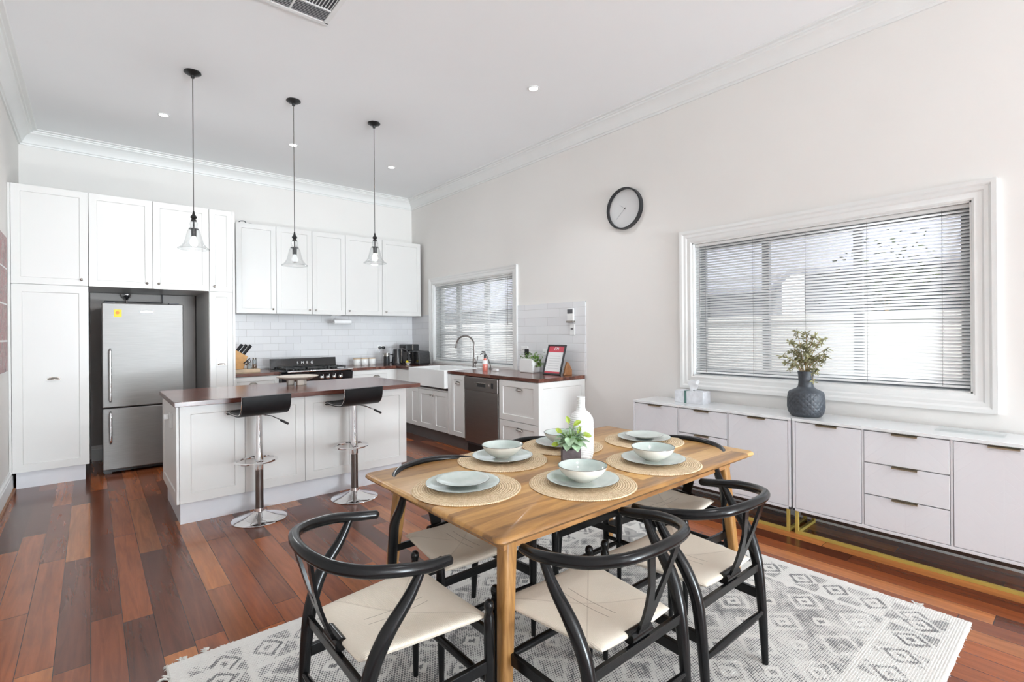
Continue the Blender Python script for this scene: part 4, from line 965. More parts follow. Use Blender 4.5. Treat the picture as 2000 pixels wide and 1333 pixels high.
pendant(.664, 4.90, 2.125, 'clear glass bell pendant lamp nearest the fridge')
pendant(1.470, 4.90, 2.052, 'middle of the three glass bell pendant lamps', lit=False)
pendant(2.272, 4.90, 2.142, 'clear glass bell pendant lamp nearest the sink')
for x, y, lab in ((.569, 6.03, 'recessed ceiling light above the tall cupboards'), (1.809, 6.05, 'recessed ceiling light behind the middle pendant cord'), (3.045, 6.05, 'recessed ceiling light nearest the kitchen corner'), (3.06, 3.30, 'recessed ceiling light nearest the wall clock'), (1.80, .45, 'added ceiling light, out of view over the camera end of the table')):  # the last one is added, out of view, to fill the dining end
    t = thing('downlight', lab, 'ceiling light', (x, y, ZC-.006), 'recessed ceiling downlights')
    obj('bezel', M().lathe([(.052, ZC), (.052, ZC-.004), (.040, ZC-.006), (.038, ZC)], (x, y, 0), 32, close=False), 'white_plastic', t)
    obj('lens', M().lathe([(.039, ZC-.0008), (.039, ZC-.003), (.0, ZC-.004)], (x, y, 0), 32), 'downlight_glow', t)
    lamp('downlight_beam', 'SPOT', (x, y, ZC-.02), (8 if y > 5 else 48), (.92, .96, 1), spot_size=2.0, spot_blend=.8, shadow_soft_size=.05)
vt = thing('ceiling_vent', 'square white air conditioning vent in the ceiling', 'vent', (.98, 3.22, ZC-.012))
vx0, vx1, vy0, vy1 = .675, 1.275, 2.93, 3.53
m = M()
for e in ((vx0-.02, vy0-.02, vx1+.02, vy0+.012), (vx0-.02, vy1-.012, vx1+.02, vy1+.02), (vx0-.02, vy0, vx0+.012, vy1), (vx1-.012, vy0, vx1+.02, vy1)): m.box(e[0], e[1], ZC-.012, e[2], e[3], ZC)
for k in (vx0+.24, vx1-.24): m.box(k-.006, vy0, ZC-.011, k+.006, vy1, ZC-.002)
for k in (vy0+.15, vy1-.15): m.box(vx0, k-.006, ZC-.011, vx1, k+.006, ZC-.002)
obj('frame', m, 'white_plastic', vt, bevel=.002)
obj('backing', M().box(vx0, vy0, ZC-.002, vx1, vy1, ZC-.0005), 'dark_grey_plastic', vt)
m = M()
xs_ = [vx0, vx0+.24, vx1-.24, vx1]; ys_ = [vy0, vy0+.15, vy1-.15, vy1]
for i in range(3):
    for j in range(3):
        X0, X1, Y0, Y1 = xs_[i]+.008, xs_[i+1]-.008, ys_[j]+.008, ys_[j+1]-.008
        if j != 1:
            k = Y0+.006
            while k < Y1-.004: m.add([(X0, k, ZC-.010), (X1, k, ZC-.010), (X1, k+.012, ZC-.003), (X0, k+.012, ZC-.003)], [(0, 1, 2, 3)]); k += .017
        else:
            k = X0+.006
            while k < X1-.004: m.add([(k, Y0, ZC-.010), (k, Y1, ZC-.010), (k+.010, Y1, ZC-.003), (k+.010, Y0, ZC-.003)], [(0, 1, 2, 3)]); k += .020
obj('louvres', m, 'white_plastic', vt, solid=.001, smooth=False)

# ------------------------------------------------------------------ right wall: clock
ckw = thing('wall_clock', 'round wall clock with black rim and plain pale face', 'clock', (XR, 3.08, 2.637))
cc = (XR, 3.08, 2.637)
obj('rim', M().lathe([(.190, .0), (.207, .0), (.207, .045), (.198, .047), (.192, .045), (.190, .012)], cc, 64, '-x', close=False), 'black_plastic', ckw)
obj('face', M().lathe([(.191, .004), (.191, .014), (0, .015)], cc, 64, '-x'), 'clock_face', ckw)
def hand(ang, L, w_):
    # ang measured clockwise from 12 seen from the room; +Y is to the left there
    d = Vector((0, -math.sin(ang), math.cos(ang))); q = Vector((0, math.cos(ang), math.sin(ang))); c0 = Vector((XR-.019, 3.08, 2.637))
    m = M(); pts = [c0-d*.02-q*w_, c0-d*.02+q*w_, c0+d*L+q*w_*.6, c0+d*L-q*w_*.6]
    m.add([tuple(p) for p in pts]+[(p.x-.0015, p.y, p.z) for p in pts], [(0, 1, 2, 3), (7, 6, 5, 4), (0, 4, 5, 1), (1, 5, 6, 2), (2, 6, 7, 3), (3, 7, 4, 0)]); return m
obj('hour_hand', hand(math.radians(-52), .075, .0022), 'grey_print', ckw); obj('minute_hand', hand(math.radians(-132), .14, .0018), 'grey_print', ckw)
obj('centre_pin', M().lathe([(.006, .015), (.006, .022)], cc, 14, '-x'), 'gunmetal', ckw)

# added torchiere lamp, unseen behind the camera, filling the room off the ceiling
def fill_uplighter(x, y, lab):
    t = thing('added_fill_lamp', lab, 'added fill lamp', (x, y, 0), 'added fill lamps behind the camera')
    obj('base', M().lathe([(.14, 0), (.14, .015), (.02, .03)], (x, y, 0), 32), 'black_metal', t)
    obj('pole', M().cyl((x, y, .02), (x, y, 1.62), .012), 'black_metal', t)
    obj('shade', M().lathe([(.03, 1.60), (.10, 1.64), (.17, 1.74), (.165, 1.74), (.09, 1.65), (.0, 1.62)], (x, y, 0), 32, close=False), 'lamp_white', t)
    lamp('fill_uplight', 'SPOT', (x, y, 1.78), UPW, (.86, .945, 1), rot=(PI, 0, 0), spot_size=2.5, spot_blend=.6, shadow_soft_size=.14)
UPW = 520
fill_uplighter(.9, -5.6, 'added black torchiere lamp, unseen behind the camera, for fill light')

# left wall picture
pc_ = thing('photo_canvas', 'tall canvas of red and grey street photos on the left wall', 'picture', (XL+.012, 5.6, 1.11))
obj('canvas', M().box(XL+.003, 5.2, 1.10, XL+.02, 6.16, 2.27), 'paper_white', pc_)
for z0, z1 in ((2.0, 2.265), (1.69, 1.985), (1.375, 1.675), (1.105, 1.36)): obj('photo', M().box(XL+.02, 5.205, z0, XL+.0215, 6.155, z1), 'photo_collage', pc_)

# ------------------------------------------------------------------ sideboards
SX = 3.715
def sideboard(name, label, y0, y1, d1, d2, tag_):
    t = thing('sideboard', label, 'sideboard', (3.9, (y0+y1)/2, 0), 'white sideboards with brass bases')
    z0, z1 = .158, .778
    obj('carcass', M().box(SX+.022, y0, z0, XR-.03, y1, z1).box(SX, y0, z0, SX+.022, y0+.016, z1).box(SX, y1-.016, z0, SX+.022, y1, z1).box(SX, y0, z0, SX+.022, y1, z0+.018).box(SX+.004, d1-.006, z0, SX+.022, d1+.006, z1).box(SX+.004, d2-.006, z0, SX+.022, d2+.006, z1), 'door_lilac_white', t, bevel=.001, seg=1)
    obj('marble_top', M().box(SX-.003, y0-.001, z1, XR-.027, y1+.001, .797), 'marble_top', t, bevel=.0015)
    def front(n, a0, a1, b0, b1, mat):
        o = obj(n, M().box(SX+.001, a0+.003, b0+.003, SX+.02, a1-.003, b1-.003), mat, t, bevel=.001, seg=1)
        yc = (a0+a1)/2
        obj('pull', M().box(SX-.016, yc-.062, b1-.004, SX+.018, yc+.062, b1-.0005).box(SX-.016, yc-.062, b1-.012, SX-.013, yc+.062, b1-.0005), 'bronze_handle', o)
        return o
    zb0, zb1 = z0+.018, z1-.004
    m_chevron('chevron_'+tag_+'1', 0, 0); m_chevron('chevron_'+tag_+'2', 0, 0)
    L = [(y0+.016, d1-.006), (d1+.006, d2-.006), (d2+.006, y1-.016)]
    for k, (a0, a1) in enumerate(L):
        nm = 'chevron_%s_%d' % (tag_, k)
        m_chevron(nm, (a0+a1)/2-(y0+y1)/2, (zb0+zb1)/2)
        if k != 1: front('door', a0, a1, zb0, zb1, nm)
        else:
            h3 = (zb1-zb0)/3
            for q in range(3): front('drawer', a0, a1, zb0+h3*q, zb0+h3*(q+1), nm)
    # brass base frame
    m = M(); x0, x1 = SX+.004, XR-.06; s = .020
    for yy in (y0+.012, y1-.012-s):
        m.box(x0, yy, 0, x0+s, yy+s, z0); m.box(x1-s, yy, 0, x1, yy+s, z0); m.box(x0+s, yy, .0, x1-s, yy+s, s)
    m.box(x0, y0+.012+s, 0, x0+s, y1-.012-s, s)
    obj('brass_base', m, 'brass', t, bevel=.001, seg=1)
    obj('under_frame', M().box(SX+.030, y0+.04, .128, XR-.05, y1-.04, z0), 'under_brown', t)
sideboard('a', 'white sideboard with brass base holding the dark vase, nearer the camera', .125, 1.398, .560, .987, 'near')
sideboard('b', 'white sideboard holding the tissue box, behind the dining table', 1.410, 2.727, 1.858, 2.280, 'far')
tb = thing('tissue_box', 'marbled tissue box with a dark green band on the far sideboard', 'tissue box', (3.91, 2.27, .797))
obj('box', M().box(3.855, 2.135, .797, 3.975, 2.395, .900), 'tissue_box_print', tb, bevel=.002)
obj('band', M().box(3.853, 2.285, .797, 3.977, 2.305, .9015), 'tissue_band', tb)
random.seed(8); m = M(); n = 14; vs = []
for j in range(5):
    for i in range(n):
        q = 2*PI*i/n; r = (.018+.012*j)*(1+.45*math.sin(3*q+j)) * (1 if j < 4 else .55); vs.append((3.91+r*.35*math.cos(q)+.004*j, 2.255+r*.85*math.sin(q)-.002*j, .900+.021*j+.008*math.sin(2*q+j)))
m.add(vs, [(j*n+i, j*n+(i+1) % n, (j+1)*n+(i+1) % n, (j+1)*n+i) for j in range(4) for i in range(n)] + [tuple(4*n+i for i in range(n))])
obj('tissue', m, 'tissue', tb)
VX, VY, VZ = 3.885, 1.37, .797
vz = thing('vase', 'dark slate vase with honeycomb relief under the big window', 'vase', (VX, VY, VZ))
obj('body', M().lathe([(.085, 0+VZ), (.098, VZ+.006), (.112, VZ+.03), (.119, VZ+.065), (.118, VZ+.12), (.113, VZ+.163), (.104, VZ+.176), (.062, VZ+.196), (.050, VZ+.208), (.045, VZ+.24), (.047, VZ+.285), (.052, VZ+.318), (.049, VZ+.318), (.040, VZ+.28), (.038, VZ+.21), (.0, VZ+.19)], (VX, VY, 0), 56), 'vase_slate', vz)
random.seed(21); tw = M(); lf = M()
def star(p, r=.036):
    p = Vector(p)
    ax_ = Vector((random.uniform(-1, 1), random.uniform(-1, 1), random.uniform(-.4, 1))).normalized()
    for k in range(8):
        d = Vector((random.uniform(-1, 1), random.uniform(-1, 1), random.uniform(-1, .8))).normalized(); d = (d-ax_*d.dot(ax_)*.6).normalized()
        lf.leaf(p, d, ax_, r*random.uniform(.8, 1.3), r*.26, .25, 3)
tips = [(-.02, .15, .42), (.01, .11, .53), (-.02, .05, .60), (.02, 0, .585), (0, -.06, .57), (-.02, -.11, .55), (.01, -.135, .48), (0, -.13, .43), (.03, .09, .46), (0, .03, .50), (0, -.02, .47), (.02, -.05, .52), (-.02, .12, .37), (0, -.09, .40), (.01, .06, .42), (-.02, -.03, .42), (.0, .02, .40), (.01, -.06, .33)]
for ti in tips:
    b0 = Vector((VX+random.uniform(-.015, .015), VY+random.uniform(-.02, .02), VZ+.28)); e = Vector((VX+ti[0], VY+ti[1], VZ+ti[2]))
    mid = (b0+e)/2+Vector((0, (ti[1])*-.12, .03)); path = catmull([b0, mid, e], 5); tw.tube(path, [.0022]*len(path), 5)
    star(e); star(e+Vector((random.gauss(0, .012), random.gauss(0, .014), random.gauss(0, .012))), .024)
    for _ in range(5): q = path[random.randint(5, len(path)-2)]; star(Vector(q)+Vector((random.gauss(0, .012), random.gauss(0, .018), 0)), .027)
for ti in ((-.01, .085, .35), (-.02, .10, .325), (-.02, .09, .34), (-.02, -.045, .30), (-.03, -.06, .25), (-.02, -.04, .31), (-.01, -.105, .355)):
    e = Vector((VX+ti[0], VY+ti[1], VZ+ti[2])); b0 = Vector((VX, VY+ti[1]*.25, VZ+.30)); path = catmull([b0, (b0+e)/2+Vector((0, 0, .03)), e], 4); tw.tube(path, [.0018]*len(path), 5); star(e, .026)
br = thing('branch_arrangement', 'dry-looking leafy branches with pale star leaves in the slate vase', 'branches', (VX, VY, VZ+.20))
obj('stems', tw, 'twig', br); obj('leaves', lf, 'leaf_sand', br, smooth=False)
ty = single('glass_tray', M().box(3.86, .36, .797, 4.0, .66, .801).box(3.86, .36, .801, 3.864, .66, .812).box(3.996, .36, .801, 4.0, .66, .812), 'window_glass', 'clear glass tray lying flat on the sideboard at the right edge', 'tray', (3.93, .51, .797))

# ------------------------------------------------------------------ rug
RX0, RX1, RY0, RY1 = .232, 3.195, .41, 2.56
def rug():
    nx, ny = 330, 240; me_v = []; col = []
    random.seed(5)
    cx, cy = (RX0+RX1)/2, (RY0+RY1)/2
    rnd = [[random.random() for _ in range(64)] for _ in range(64)]
    def vn(x, y, s):
        x, y = x*s+17, y*s+11; i, j = int(math.floor(x)), int(math.floor(y)); fx, fy = x-i, y-j
        fx = fx*fx*(3-2*fx); fy = fy*fy*(3-2*fy)
        g = lambda a_, b_: rnd[a_ % 64][b_ % 64]
        return lerp(lerp(g(i, j), g(i+1, j), fx), lerp(g(i, j+1), g(i+1, j+1), fx), fy)
    def pat(x, y):
        # border bands follow the edges, diamonds fill the field
        d = min(x-RX0, RX1-x, y-RY0, RY1-y)
        if d < .045: return 0.0
        wear = vn(x, y, 4)*.35+vn(x, y, 12)*.30+vn(x, y, 31)*.35
        if d < .28:
            # border: row of small diamonds + zigzag
            s = (x if (min(y-RY0, RY1-y) <= min(x-RX0, RX1-x)) else y); u = abs(((s/.17) % 1)-.5)*2; w_ = abs(d-.155)/.095
            k = u+w_
            v = .95 if .55 < k < .8 else (.75 if k > 1.05 and int(s/.10) % 2 == 0 else (.85 if k < .22 else .25))
            if d < .065 or .255 < d < .28: v = .15
        else:
            P_ = .27; gx = (x-cx)/P_+.5; gy = (y-cy)/(P_*.9)+.5; u = abs((gx % 1)-.5)*2; w_ = abs((gy % 1)-.5)*2; k = u+w_
            ci = int(math.floor(gx))*7+int(math.floor(gy))*13; r1 = rnd[ci % 64][(ci*5) % 64]
            v = .70
            if .60 < k < .76: v = .12 if (int(u*7) % 2 == 0) else .35
            elif k < .13: v = 1.0
            elif k < .34: v = .06
            elif k < .44: v = .92
            if .98 < k < 1.08: v = .88
            k2 = (1-u)+(1-w_)
            if k2 < .17: v = 1.05
            elif k2 < .36: v = .10
            elif k2 < .46: v = .85
            if r1 > .6 and k < .60: v = .45+.5*(1-abs(k-.3)*2)
        return max(0, min(1, v*(.36+1.12*wear)))
    m = M(); vs = []; zt = .011
    for j in range(ny+1):
        for i in range(nx+1):
            x = lerp(RX0, RX1, i/nx); y = lerp(RY0, RY1, j/ny); col.append(pat(x, y)); e = min(i, nx-i, j, ny-j)
            wob = 0.0012*math.sin(i*.31+j*.17) if e == 0 else 0
            vs.append((x+wob, y+wob, zt if e > 0 else .003))
    m.v = vs; m.f = [(j*(nx+1)+i, j*(nx+1)+i+1, (j+1)*(nx+1)+i+1, (j+1)*(nx+1)+i) for j in range(ny) for i in range(nx)]; m.mi = [0]*len(m.f)
    t = thing('rug', 'cream and charcoal patterned woven rug under the dining table', 'rug', (cx, cy, 0))
    o = obj('pile', m, 'rug_weave', t)
    at = o.data.color_attributes.new('pattern', 'FLOAT_COLOR', 'POINT')
    for i, c in enumerate(col): at.data[i].color = (c, c, c, 1)
    # underside and edge
    e = M().box(RX0+.004, RY0+.004, .0005, RX1-.004, RY1-.004, .008)
    obj('backing', e, 'rug_edge', t)
    fr_ = M(); random.seed(9)
    for k in range(900):
        sd = random.random()
        if sd < .30: p = (RX0+.004, random.uniform(RY0, RY1)); d = (-1, random.uniform(-.8, .8))
        elif sd < .62: p = (RX1-.004, random.uniform(RY0, RY1)); d = (1, random.uniform(-.8, .8))
        elif sd < .86: p = (random.uniform(RX0, RX1), RY1-.004); d = (random.uniform(-.8, .8), 1)
        else: p = (random.uniform(RX0, RX1), RY0+.004); d = (random.uniform(-.8, .8), -1)
        L = random.uniform(.006, .014)
        fr_.leaf((p[0], p[1], .006), (d[0], d[1], .15), (0, 0, 1), L, .006, .2, 2)
    for p, d in (((RX0+.07, RY0*0+2.555), (-.5, 1)), ((RX0, 2.46), (-1, .2)), ((RX0+.15, 2.56), (-.3, 1)), ((RX1, .60), (1, .3)), ((RX1, .62), (1, .8)), ((2.2, RY1), (.2, 1))):
        for q in range(10): fr_.leaf((p[0]+random.gauss(0, .006), p[1]+random.gauss(0, .006), .008), (d[0]+random.uniform(-.6, .6), d[1]+random.uniform(-.6, .6), .3), (0, 0, 1), .03, .010, .4, 3)
    f_ = obj('loose_threads', fr_, 'rug_edge', t, smooth=False); f_['kind'] = 'stuff'
rug()
RZ = .011

# ------------------------------------------------------------------ dining table
TX0, TX1, TY0, TY1, TZ = .972, 2.755, 1.222, 2.243, .75
tt = thing('dining_table', 'honey-brown wooden dining table laid for six on the rug', 'table', ((TX0+TX1)/2, (TY0+TY1)/2, RZ))
cxt, cyt = (TX0+TX1)/2, (TY0+TY1)/2
def rrect(x0, x1, y0, y1, r, k=6):
    out = []
    for (cx_, cy_, a0) in ((x1-r, y0+r, -PI/2), (x1-r, y1-r, 0), (x0+r, y1-r, PI/2), (x0+r, y0+r, PI)):
        for i in range(k+1): q = a0+PI/2*i/k; out.append((cx_+r*math.cos(q), cy_+r*math.sin(q)))
    return out
m = M(); lay = [(.030, TZ-.030, .012), (.008, TZ-.024, .026), (0, TZ-.014, .03), (.003, TZ-.005, .028), (.010, TZ, .025)]
vs = []; nn_ = 0
for ins, z, r in lay:
    pts = rrect(TX0+ins, TX1-ins, TY0+ins, TY1-ins, r); nn_ = len(pts); vs += [(a_, b_, z) for a_, b_ in pts]
fs = [tuple(range(nn_-1, -1, -1)), tuple((len(lay)-1)*nn_+i for i in range(nn_))] + [(j*nn_+i, j*nn_+(i+1) % nn_, (j+1)*nn_+(i+1) % nn_, (j+1)*nn_+i) for j in range(len(lay)-1) for i in range(nn_)]
obj('tabletop', m.add(vs, fs), 'table_acacia', tt, angle=50)
ai = .095
obj('apron', M().box(TX0+ai, TY0+ai, .66, TX1-ai, TY0+ai+.022, TZ-.03).box(TX0+ai, TY1-ai-.022, .66, TX1-ai, TY1-ai, TZ-.03).box(TX0+ai, TY0+ai+.022, .66, TX0+ai+.022, TY1-ai-.022, TZ-.03).box(TX1-ai-.022, TY0+ai+.022, .66, TX1-ai, TY1-ai-.022, TZ-.03), 'apron_acacia', tt, bevel=.002)
for sx in (0, 1):
    for sy in (0, 1):
        gx = 1 if sx else -1; gy = 1 if sy else -1
        tx = (TX1-.135) if sx else (TX0+.135); ty = (TY1-.125) if sy else (TY0+.125); bx_ = tx+gx*.065; by_ = ty+gy*.055
        m = M(); a0, a1 = .028, .019; vs = []
        for (cx_, cy_, hw, z) in ((bx_, by_, a1, RZ), (lerp(bx_, tx, .75), lerp(by_, ty, .75), .027, .56), (tx, ty, .029, TZ-.03)):
            pts = rrect(cx_-hw, cx_+hw, cy_-hw, cy_+hw, hw*.45, 3); k_ = len(pts); vs += [(p, q, z) for p, q in pts]
        fs = [tuple(range(k_-1, -1, -1)), tuple(2*k_+i for i in range(k_))] + [(j*k_+i, j*k_+(i+1) % k_, (j+1)*k_+(i+1) % k_, (j+1)*k_+i) for j in range(2) for i in range(k_)]
        obj('leg', m.add(vs, fs), 'table_leg_acacia', tt, angle=50)

# ------------------------------------------------------------------ chairs
def make_chair(label):
    t = thing('wishbone_chair', label, 'chair', (0, 0, 0), 'black wishbone chairs around the table')
    # woven seat
    n = 30; vs = []; fs = []
    def P(i, j, s_):
        u = math.sin(PI/2*(2*i/n-1)); v = math.sin(PI/2*(2*j/n-1))
        hw = lerp(.178, .235, (v+1)/2); x = u*hw; y = .0+v*.212
        # back corners are rounded off between the rear legs
        e = math.sqrt(max(0, 1-abs(u)**7))*math.sqrt(max(0, 1-abs(v)**7))
        z = .440 + s_*.0200*e - .020*(1-u*u)*(1-v*v) + .010*v*v*0 + .006*u*u
        return (x, y, z)
    for s_ in (1, -1):
        for j in range(n+1):
            for i in range(n+1): vs.append(P(i, j, s_))
    N = (n+1)**2
    for j in range(n):
        for i in range(n):
            a_ = j*(n+1)+i; fs.append((a_, a_+1, a_+n+2, a_+n+1)); fs.append((N+a_, N+a_+n+1, N+a_+n+2, N+a_+1))
    for i in range(n):
        fs.append((i, N+i, N+i+1, i+1)); b_ = n*(n+1)+i; fs.append((b_, b_+1, N+b_+1, N+b_))
        l = i*(n+1); fs.append((l, l+n+1, N+l+n+1, N+l)); r_ = l+n; fs.append((r_, N+r_, N+r_+n+1, r_+n+1))
    obj('seat', M().add(vs, fs), 'paper_cord', t, angle=80)
    # top rail
    pts = [(-.257, .050, .690), (-.269, -.03, .698), (-.265, -.12, .713), (-.232, -.21, .724), (-.165, -.278, .736), (-.08, -.308, .743), (0, -.316, .746)]
    pts = pts + [(-x, y, z) for x, y, z in pts[-2::-1]]
    path = catmull(pts, 6); k = len(path)
    rr = ilerp([.0155, .0185, .019, .019, .0185, .018, .0175, .018, .0185, .019, .019, .0185, .0155], k)
    e0 = path[0]-(path[1]-path[0]).normalized()*.008; e1 = path[-1]-(path[-2]-path[-1]).normalized()*.008
    path = [e0]+path+[e1]; rr = [.007]+rr+[.007]
    obj('top_rail', M().tube(path, rr, 16), 'black_lacquer', t, angle=60)
    # Y-shaped splat, prism in (x, s), s along the slope
    def sp_(a_, b_, d): s_ = b_; y = lerp(-.222, -.312, s_)-.030*math.sin(PI*s_)*.35; z = lerp(.437, .738, s_); return (a_, y+d, z)
    for_y = M()
    outer_r = [(.027, 0), (.027, .12), (.029, .25), (.036, .40), (.048, .62), (.072, .85), (.086, 1.0)]
    inner_r = [(.058, 1.0), (.045, .85), (.024, .64), (.008, .48), (.0, .42)]
    left = [(-a_, b_) for a_, b_ in outer_r]; il = [(-a_, b_) for a_, b_ in inner_r]
    # right half and left half as quads strips
    R = outer_r; S = [(0, 0), (0, .12), (0, .25), (0, .40), (.020, .60), (.044, .85), (.058, 1.0)]
    for sg in (1, -1):
        for q in range(len(R)-1):
            quad = [(sg*S[q][0], S[q][1]), (sg*R[q][0], R[q][1]), (sg*R[q+1][0], R[q+1][1]), (sg*S[q+1][0], S[q+1][1])]
            for_y.prism(quad, -.005, .005, sp_)
    bm = bmesh.new(); vv = [bm.verts.new(p) for p in for_y.v]
    for f in for_y.f:
        try: bm.faces.new([vv[i] for i in f])
        except ValueError: pass
    bmesh.ops.remove_doubles(bm, verts=bm.verts, dist=1e-5)
    mm = M(); bm.verts.ensure_lookup_table(); bm.verts.index_update(); mm.v = [tuple(v.co) for v in bm.verts]; mm.f = [tuple(v.index for v in f.verts) for f in bm.faces]; mm.mi = [0]*len(mm.f); bm.free()
    obj('back_splat', mm, 'black_lacquer', t, smooth=False)
    obj('splat_block', M().cyl((-.052, -.212, .437), (.052, -.212, .437), .0205, n=18), 'black_lacquer', t, angle=50)
    for sg in (1, -1):
        pr = catmull([(sg*.235, -.245, 0), (sg*.238, -.235, .18), (sg*.240, -.222, .34), (sg*.243, -.205, .44), (sg*.255, -.165, .535), (sg*.262, -.095, .625), (sg*.267, -.050, .703)], 5)
        obj('leg', M().tube(pr, ilerp([.0125, .0180, .0215, .0230, .0225, .0180, .012], len(pr)), 14), 'black_lacquer', t, angle=60)
        obj('leg', M().lathe([(.0105, 0), (.014, .16), (.0175, .30), (.0185, .40), (.0170, .455), (.0125, .468), (.0155, .478), (.0170, .488), (.0150, .499), (.0085, .506), (.0, .508)], (sg*.247, .208, 0), 18), 'black_lacquer', t, angle=60)
        # side stretcher: flat blade
        obj('stretcher', M().add([(sg*.238-.009, -.235, .262), (sg*.238+.009, -.235, .262), (sg*.238+.009, -.235, .302), (sg*.238-.009, -.235, .302), (sg*.245-.009, .208, .272), (sg*.245+.009, .208, .272), (sg*.245+.009, .208, .312), (sg*.245-.009, .208, .312)], [(0, 1, 2, 3), (7, 6, 5, 4), (0, 4, 5, 1), (1, 5, 6, 2), (2, 6, 7, 3), (3, 7, 4, 0)]), 'black_lacquer', t, bevel=.003)
    obj('stretcher', M().tube([(-.237, -.236, .215), (-.12, -.236, .215), (.12, -.236, .215), (.237, -.236, .215)], [.009, .0145, .0145, .009], 12), 'black_lacquer', t)
    obj('stretcher', M().tube([(-.247, .208, .235), (-.12, .208, .235), (.12, .208, .235), (.247, .208, .235)], [.009, .0145, .0145, .009], 12), 'black_lacquer', t)
    obj('back_rail', M().box(-.240, -.226, .382, .240, -.210, .414), 'black_lacquer', t, bevel=.003)
    obj('front_rail', M().box(-.245, .200, .382, .245, .215, .414), 'black_lacquer', t, bevel=.003)
    return t
c0 = make_chair('black wishbone chair at the left end of the table, nearest the floorboards')
c0.location = (.795, 1.565, RZ); c0.rotation_euler = (0, 0, -PI/2)
dup(c0, (1.326, 1.172, RZ), 0, 'black wishbone chair on the camera side, beside the near table leg')
dup(c0, (1.912, 1.165, RZ), 0, 'black wishbone chair on the camera side, nearer the window')
dup(c0, (1.300, 1.905, RZ), PI, 'black wishbone chair on the far side, nearer the bar stools')
dup(c0, (1.975, 1.940, RZ), PI, 'black wishbone chair on the far side, facing away from the drawer cabinet')
dup(c0, (2.435, 1.580, RZ), PI/2, 'black wishbone chair at the far table end beside the sideboards')

# ------------------------------------------------------------------ table settings
def placemat(loc, label):
    n = 96; m = M(); vs = []; R = .23
    rings = [(0, .0, 0), (0.0001, .006, 1), (.10, .006, 1), (.18, .006, 1), (R-.006, .006, 1)]
    prof = [(.0001, 0), (R-.004, 0), (R, .003), (R-.004, .0065), (.15, .0068), (.08, .0068), (.0001, .0068)]
    for r, z in prof:
        for i in range(n):
            q = 2*PI*i/n; rr_ = r+(.0018*math.sin(48*q) if r > .2 else 0); vs.append((rr_*math.cos(q), rr_*math.sin(q), z))
    m.add(vs, [(j*n+i, j*n+(i+1) % n, (j+1)*n+(i+1) % n, (j+1)*n+i) for j in range(len(prof)-1) for i in range(n)])
    o = obj('placemat', m, 'straw_weave'); tag(o, label, 'placemat', 'round woven straw placemats'); o.location = loc; return o
def plate(loc, label, R, hgt, group, name):
    prof = [(R*.50, 0), (R*.55, .0), (R*.62, hgt*.25), (R*.88, hgt*.70), (R*.995, hgt*.93), (R, hgt*.97), (R*.99, hgt), (R*.86, hgt*.82), (R*.60, hgt*.42), (R*.3, hgt*.36), (.0001, hgt*.36)]
    mi = [1, 1, 1, 1, 2, 2, 0, 0, 0, 0]
    o = obj(name, M().lathe(prof, n=64, mi=mi, close=False), ['celadon_glaze', 'cream_glaze', 'rim_brown'], angle=50); tag(o, label, name.replace('_', ' '), group); o.location = loc; return o
def bowl(loc, label, R=.106, hgt=.067):
    prof = [(.030, 0), (.038, 0), (.040, .004), (.068, .018), (.093, .040), (R, hgt-.001), (R-.0005, hgt+.001), (R-.004, hgt), (.089, .042), (.064, .022), (.03, .010), (.0001, .008)]
    mi = [1, 1, 1, 1, 1, 2, 2, 0, 0, 0, 0]
    o = obj('bowl', M().lathe(prof, n=64, mi=mi, close=False), ['celadon_glaze', 'cream_glaze', 'rim_brown'], angle=50); tag(o, label, 'bowl', 'pale green bowls on the table'); o.location = loc; return o
S = [((1.204, 1.730), 'plate', 'at the left table end nearest the camera'), ((1.612, 1.448), 'bowl', 'at the front centre of the table'), ((2.132, 1.448), 'bowl', 'on the near side towards the window'),
     ((1.609, 1.990), 'bowl', 'on the far side towards the bar stools'), ((2.062, 2.004), 'bowl', 'on the far side behind the potted plant'), ((2.523, 1.777), 'plate', 'at the far table end by the sideboards')]
pm0 = None
for (x, y), kd, where in S:
    if pm0 is None:
        pm0 = placemat((x, y, TZ), 'round woven straw placemat ' + where); dp0 = plate((x-.012, y+.01, TZ+.007), 'large pale green dinner plate with dark rim ' + where, .155, .024, 'pale green dinner plates', 'dinner_plate')
        sp0 = plate((x-.012, y+.01, TZ+.0255), 'small pale green plate on the dinner plate ' + where, .112, .018, 'pale green small plates', 'side_plate'); bo0 = None
    else:
        for src, z, lab in ((pm0, TZ, 'round woven straw placemat '), (dp0, TZ+.007, 'large pale green dinner plate with dark rim ')):
            o = src.copy(); C.objects.link(o); o.location = (x, y, z); o['label'] = lab + where
        if kd == 'plate': o = sp0.copy(); C.objects.link(o); o.location = (x, y, TZ+.0255); o['label'] = 'small pale green plate on the dinner plate ' + where
        elif bo0 is None: bo0 = bowl((x, y, TZ+.0155), 'pale green bowl standing on the dinner plate ' + where)
        else: o = bo0.copy(); C.objects.link(o); o.location = (x, y, TZ+.0155); o['label'] = 'pale green bowl standing on the dinner plate ' + where
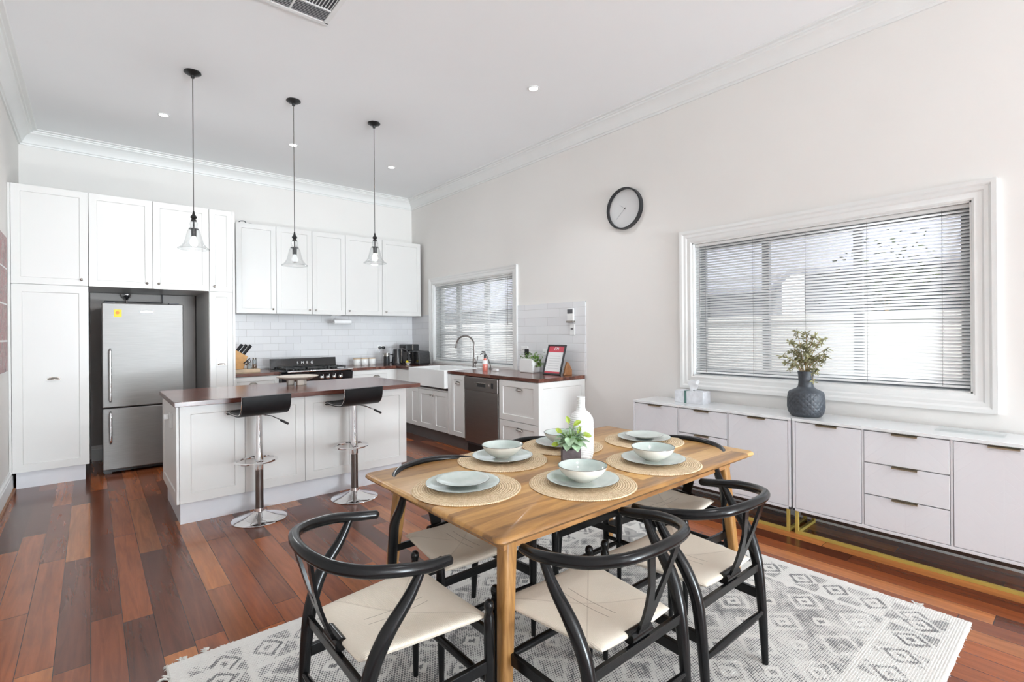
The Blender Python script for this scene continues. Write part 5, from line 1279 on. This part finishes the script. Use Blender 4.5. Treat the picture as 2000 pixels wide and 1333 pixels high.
# table decor
bx_, by_ = 1.935, 1.745
o = single('bottle_vase', M().lathe([(.045, TZ), (.056, TZ+.006), (.063, TZ+.035), (.064, TZ+.19), (.060, TZ+.212), (.045, TZ+.235), (.026, TZ+.250), (.0215, TZ+.262), (.0205, TZ+.315), (.022, TZ+.32), (.019, TZ+.32), (.017, TZ+.26), (.0, TZ+.25)], (bx_, by_, 0), 48), 'ribbed_white', 'white ribbed bottle vase in the middle of the table', 'vase', (bx_, by_, TZ))
gx_, gy_ = 1.814, 1.706
pp = thing('potted_plant', 'small leafy plant in a dark square pot on the dining table', 'plant', (gx_, gy_, TZ))
o_ = M().box(-.045, -.045, 0, .045, .045, .083); ca, sa = math.cos(.70), math.sin(.70)
o_.xf(lambda x, y, z: (gx_+x*ca+y*sa, gy_-x*sa+y*ca, TZ+z))
obj('pot', o_, 'pot_charcoal', pp, bevel=.002)
random.seed(14); m1 = M(); m2 = M(); m3 = M(); st = M()
R3 = Vector((ca, -sa, 0)); F3 = Vector((sa, ca, 0))
def rel(u, h, f_=0): return Vector((gx_, gy_, TZ+.083))+R3*u+F3*f_+Vector((0, 0, h))
for i in range(26):
    q = 2*PI*i/13+random.uniform(-.2, .2); rr0 = .055 if i < 13 else .036; e = rel(rr0*math.cos(q), (.022 if i < 13 else .055)+.02*random.random(), rr0*.85*math.sin(q)); b0 = rel(0, 0, 0); st.tube([b0, (b0+e)/2+Vector((0, 0, .015)), e], .0015, 5)
    d = (e-b0); m1.leaf(e-d*.25, (d.x, d.y, random.uniform(-.02, .04)), (0, 0, 1), random.uniform(.044, .058), .050, .45, 6)
for (u, h_, f_, du, dh) in ((-.055, .085, 0, -.7, .5), (.02, .13, 0, .5, .3), (.025, .135, .01, .9, .35), (-.01, .14, 0, -.3, .9), (.07, .075, 0, 1, .0), (.085, .07, 0, 1, -.1), (-.075, .025, -.02, -1, -.1), (.045, .08, 0, .3, 1)):
    e = rel(u*.8, h_*.85, f_); st.tube([rel(0, 0), rel(u*.5, h_*.55, f_), e], .0016, 5); dv = R3*du+Vector((0, 0, dh)); m2.leaf(e, dv, F3*-1+Vector((0, 0, .5)), .038, .024, .1, 4)
for i in range(26):
    e = rel(.01+random.gauss(0, .022), .085+random.gauss(0, .010), random.gauss(0, .012)); m3.leaf(e, R3*random.uniform(-1, 1)+Vector((0, 0, random.uniform(-.6, 1)))+F3*random.uniform(-.8, .2), (0, 0, 1), .018, .012, .3, 3)
obj('stems', st, 'leaf_green', pp); obj('broad_leaves', m1, 'leaf_silver', pp); obj('lime_leaves', m2, 'leaf_lime', pp, label='bright lime green leaves'); obj('small_leaves', m3, 'leaf_silver', pp)
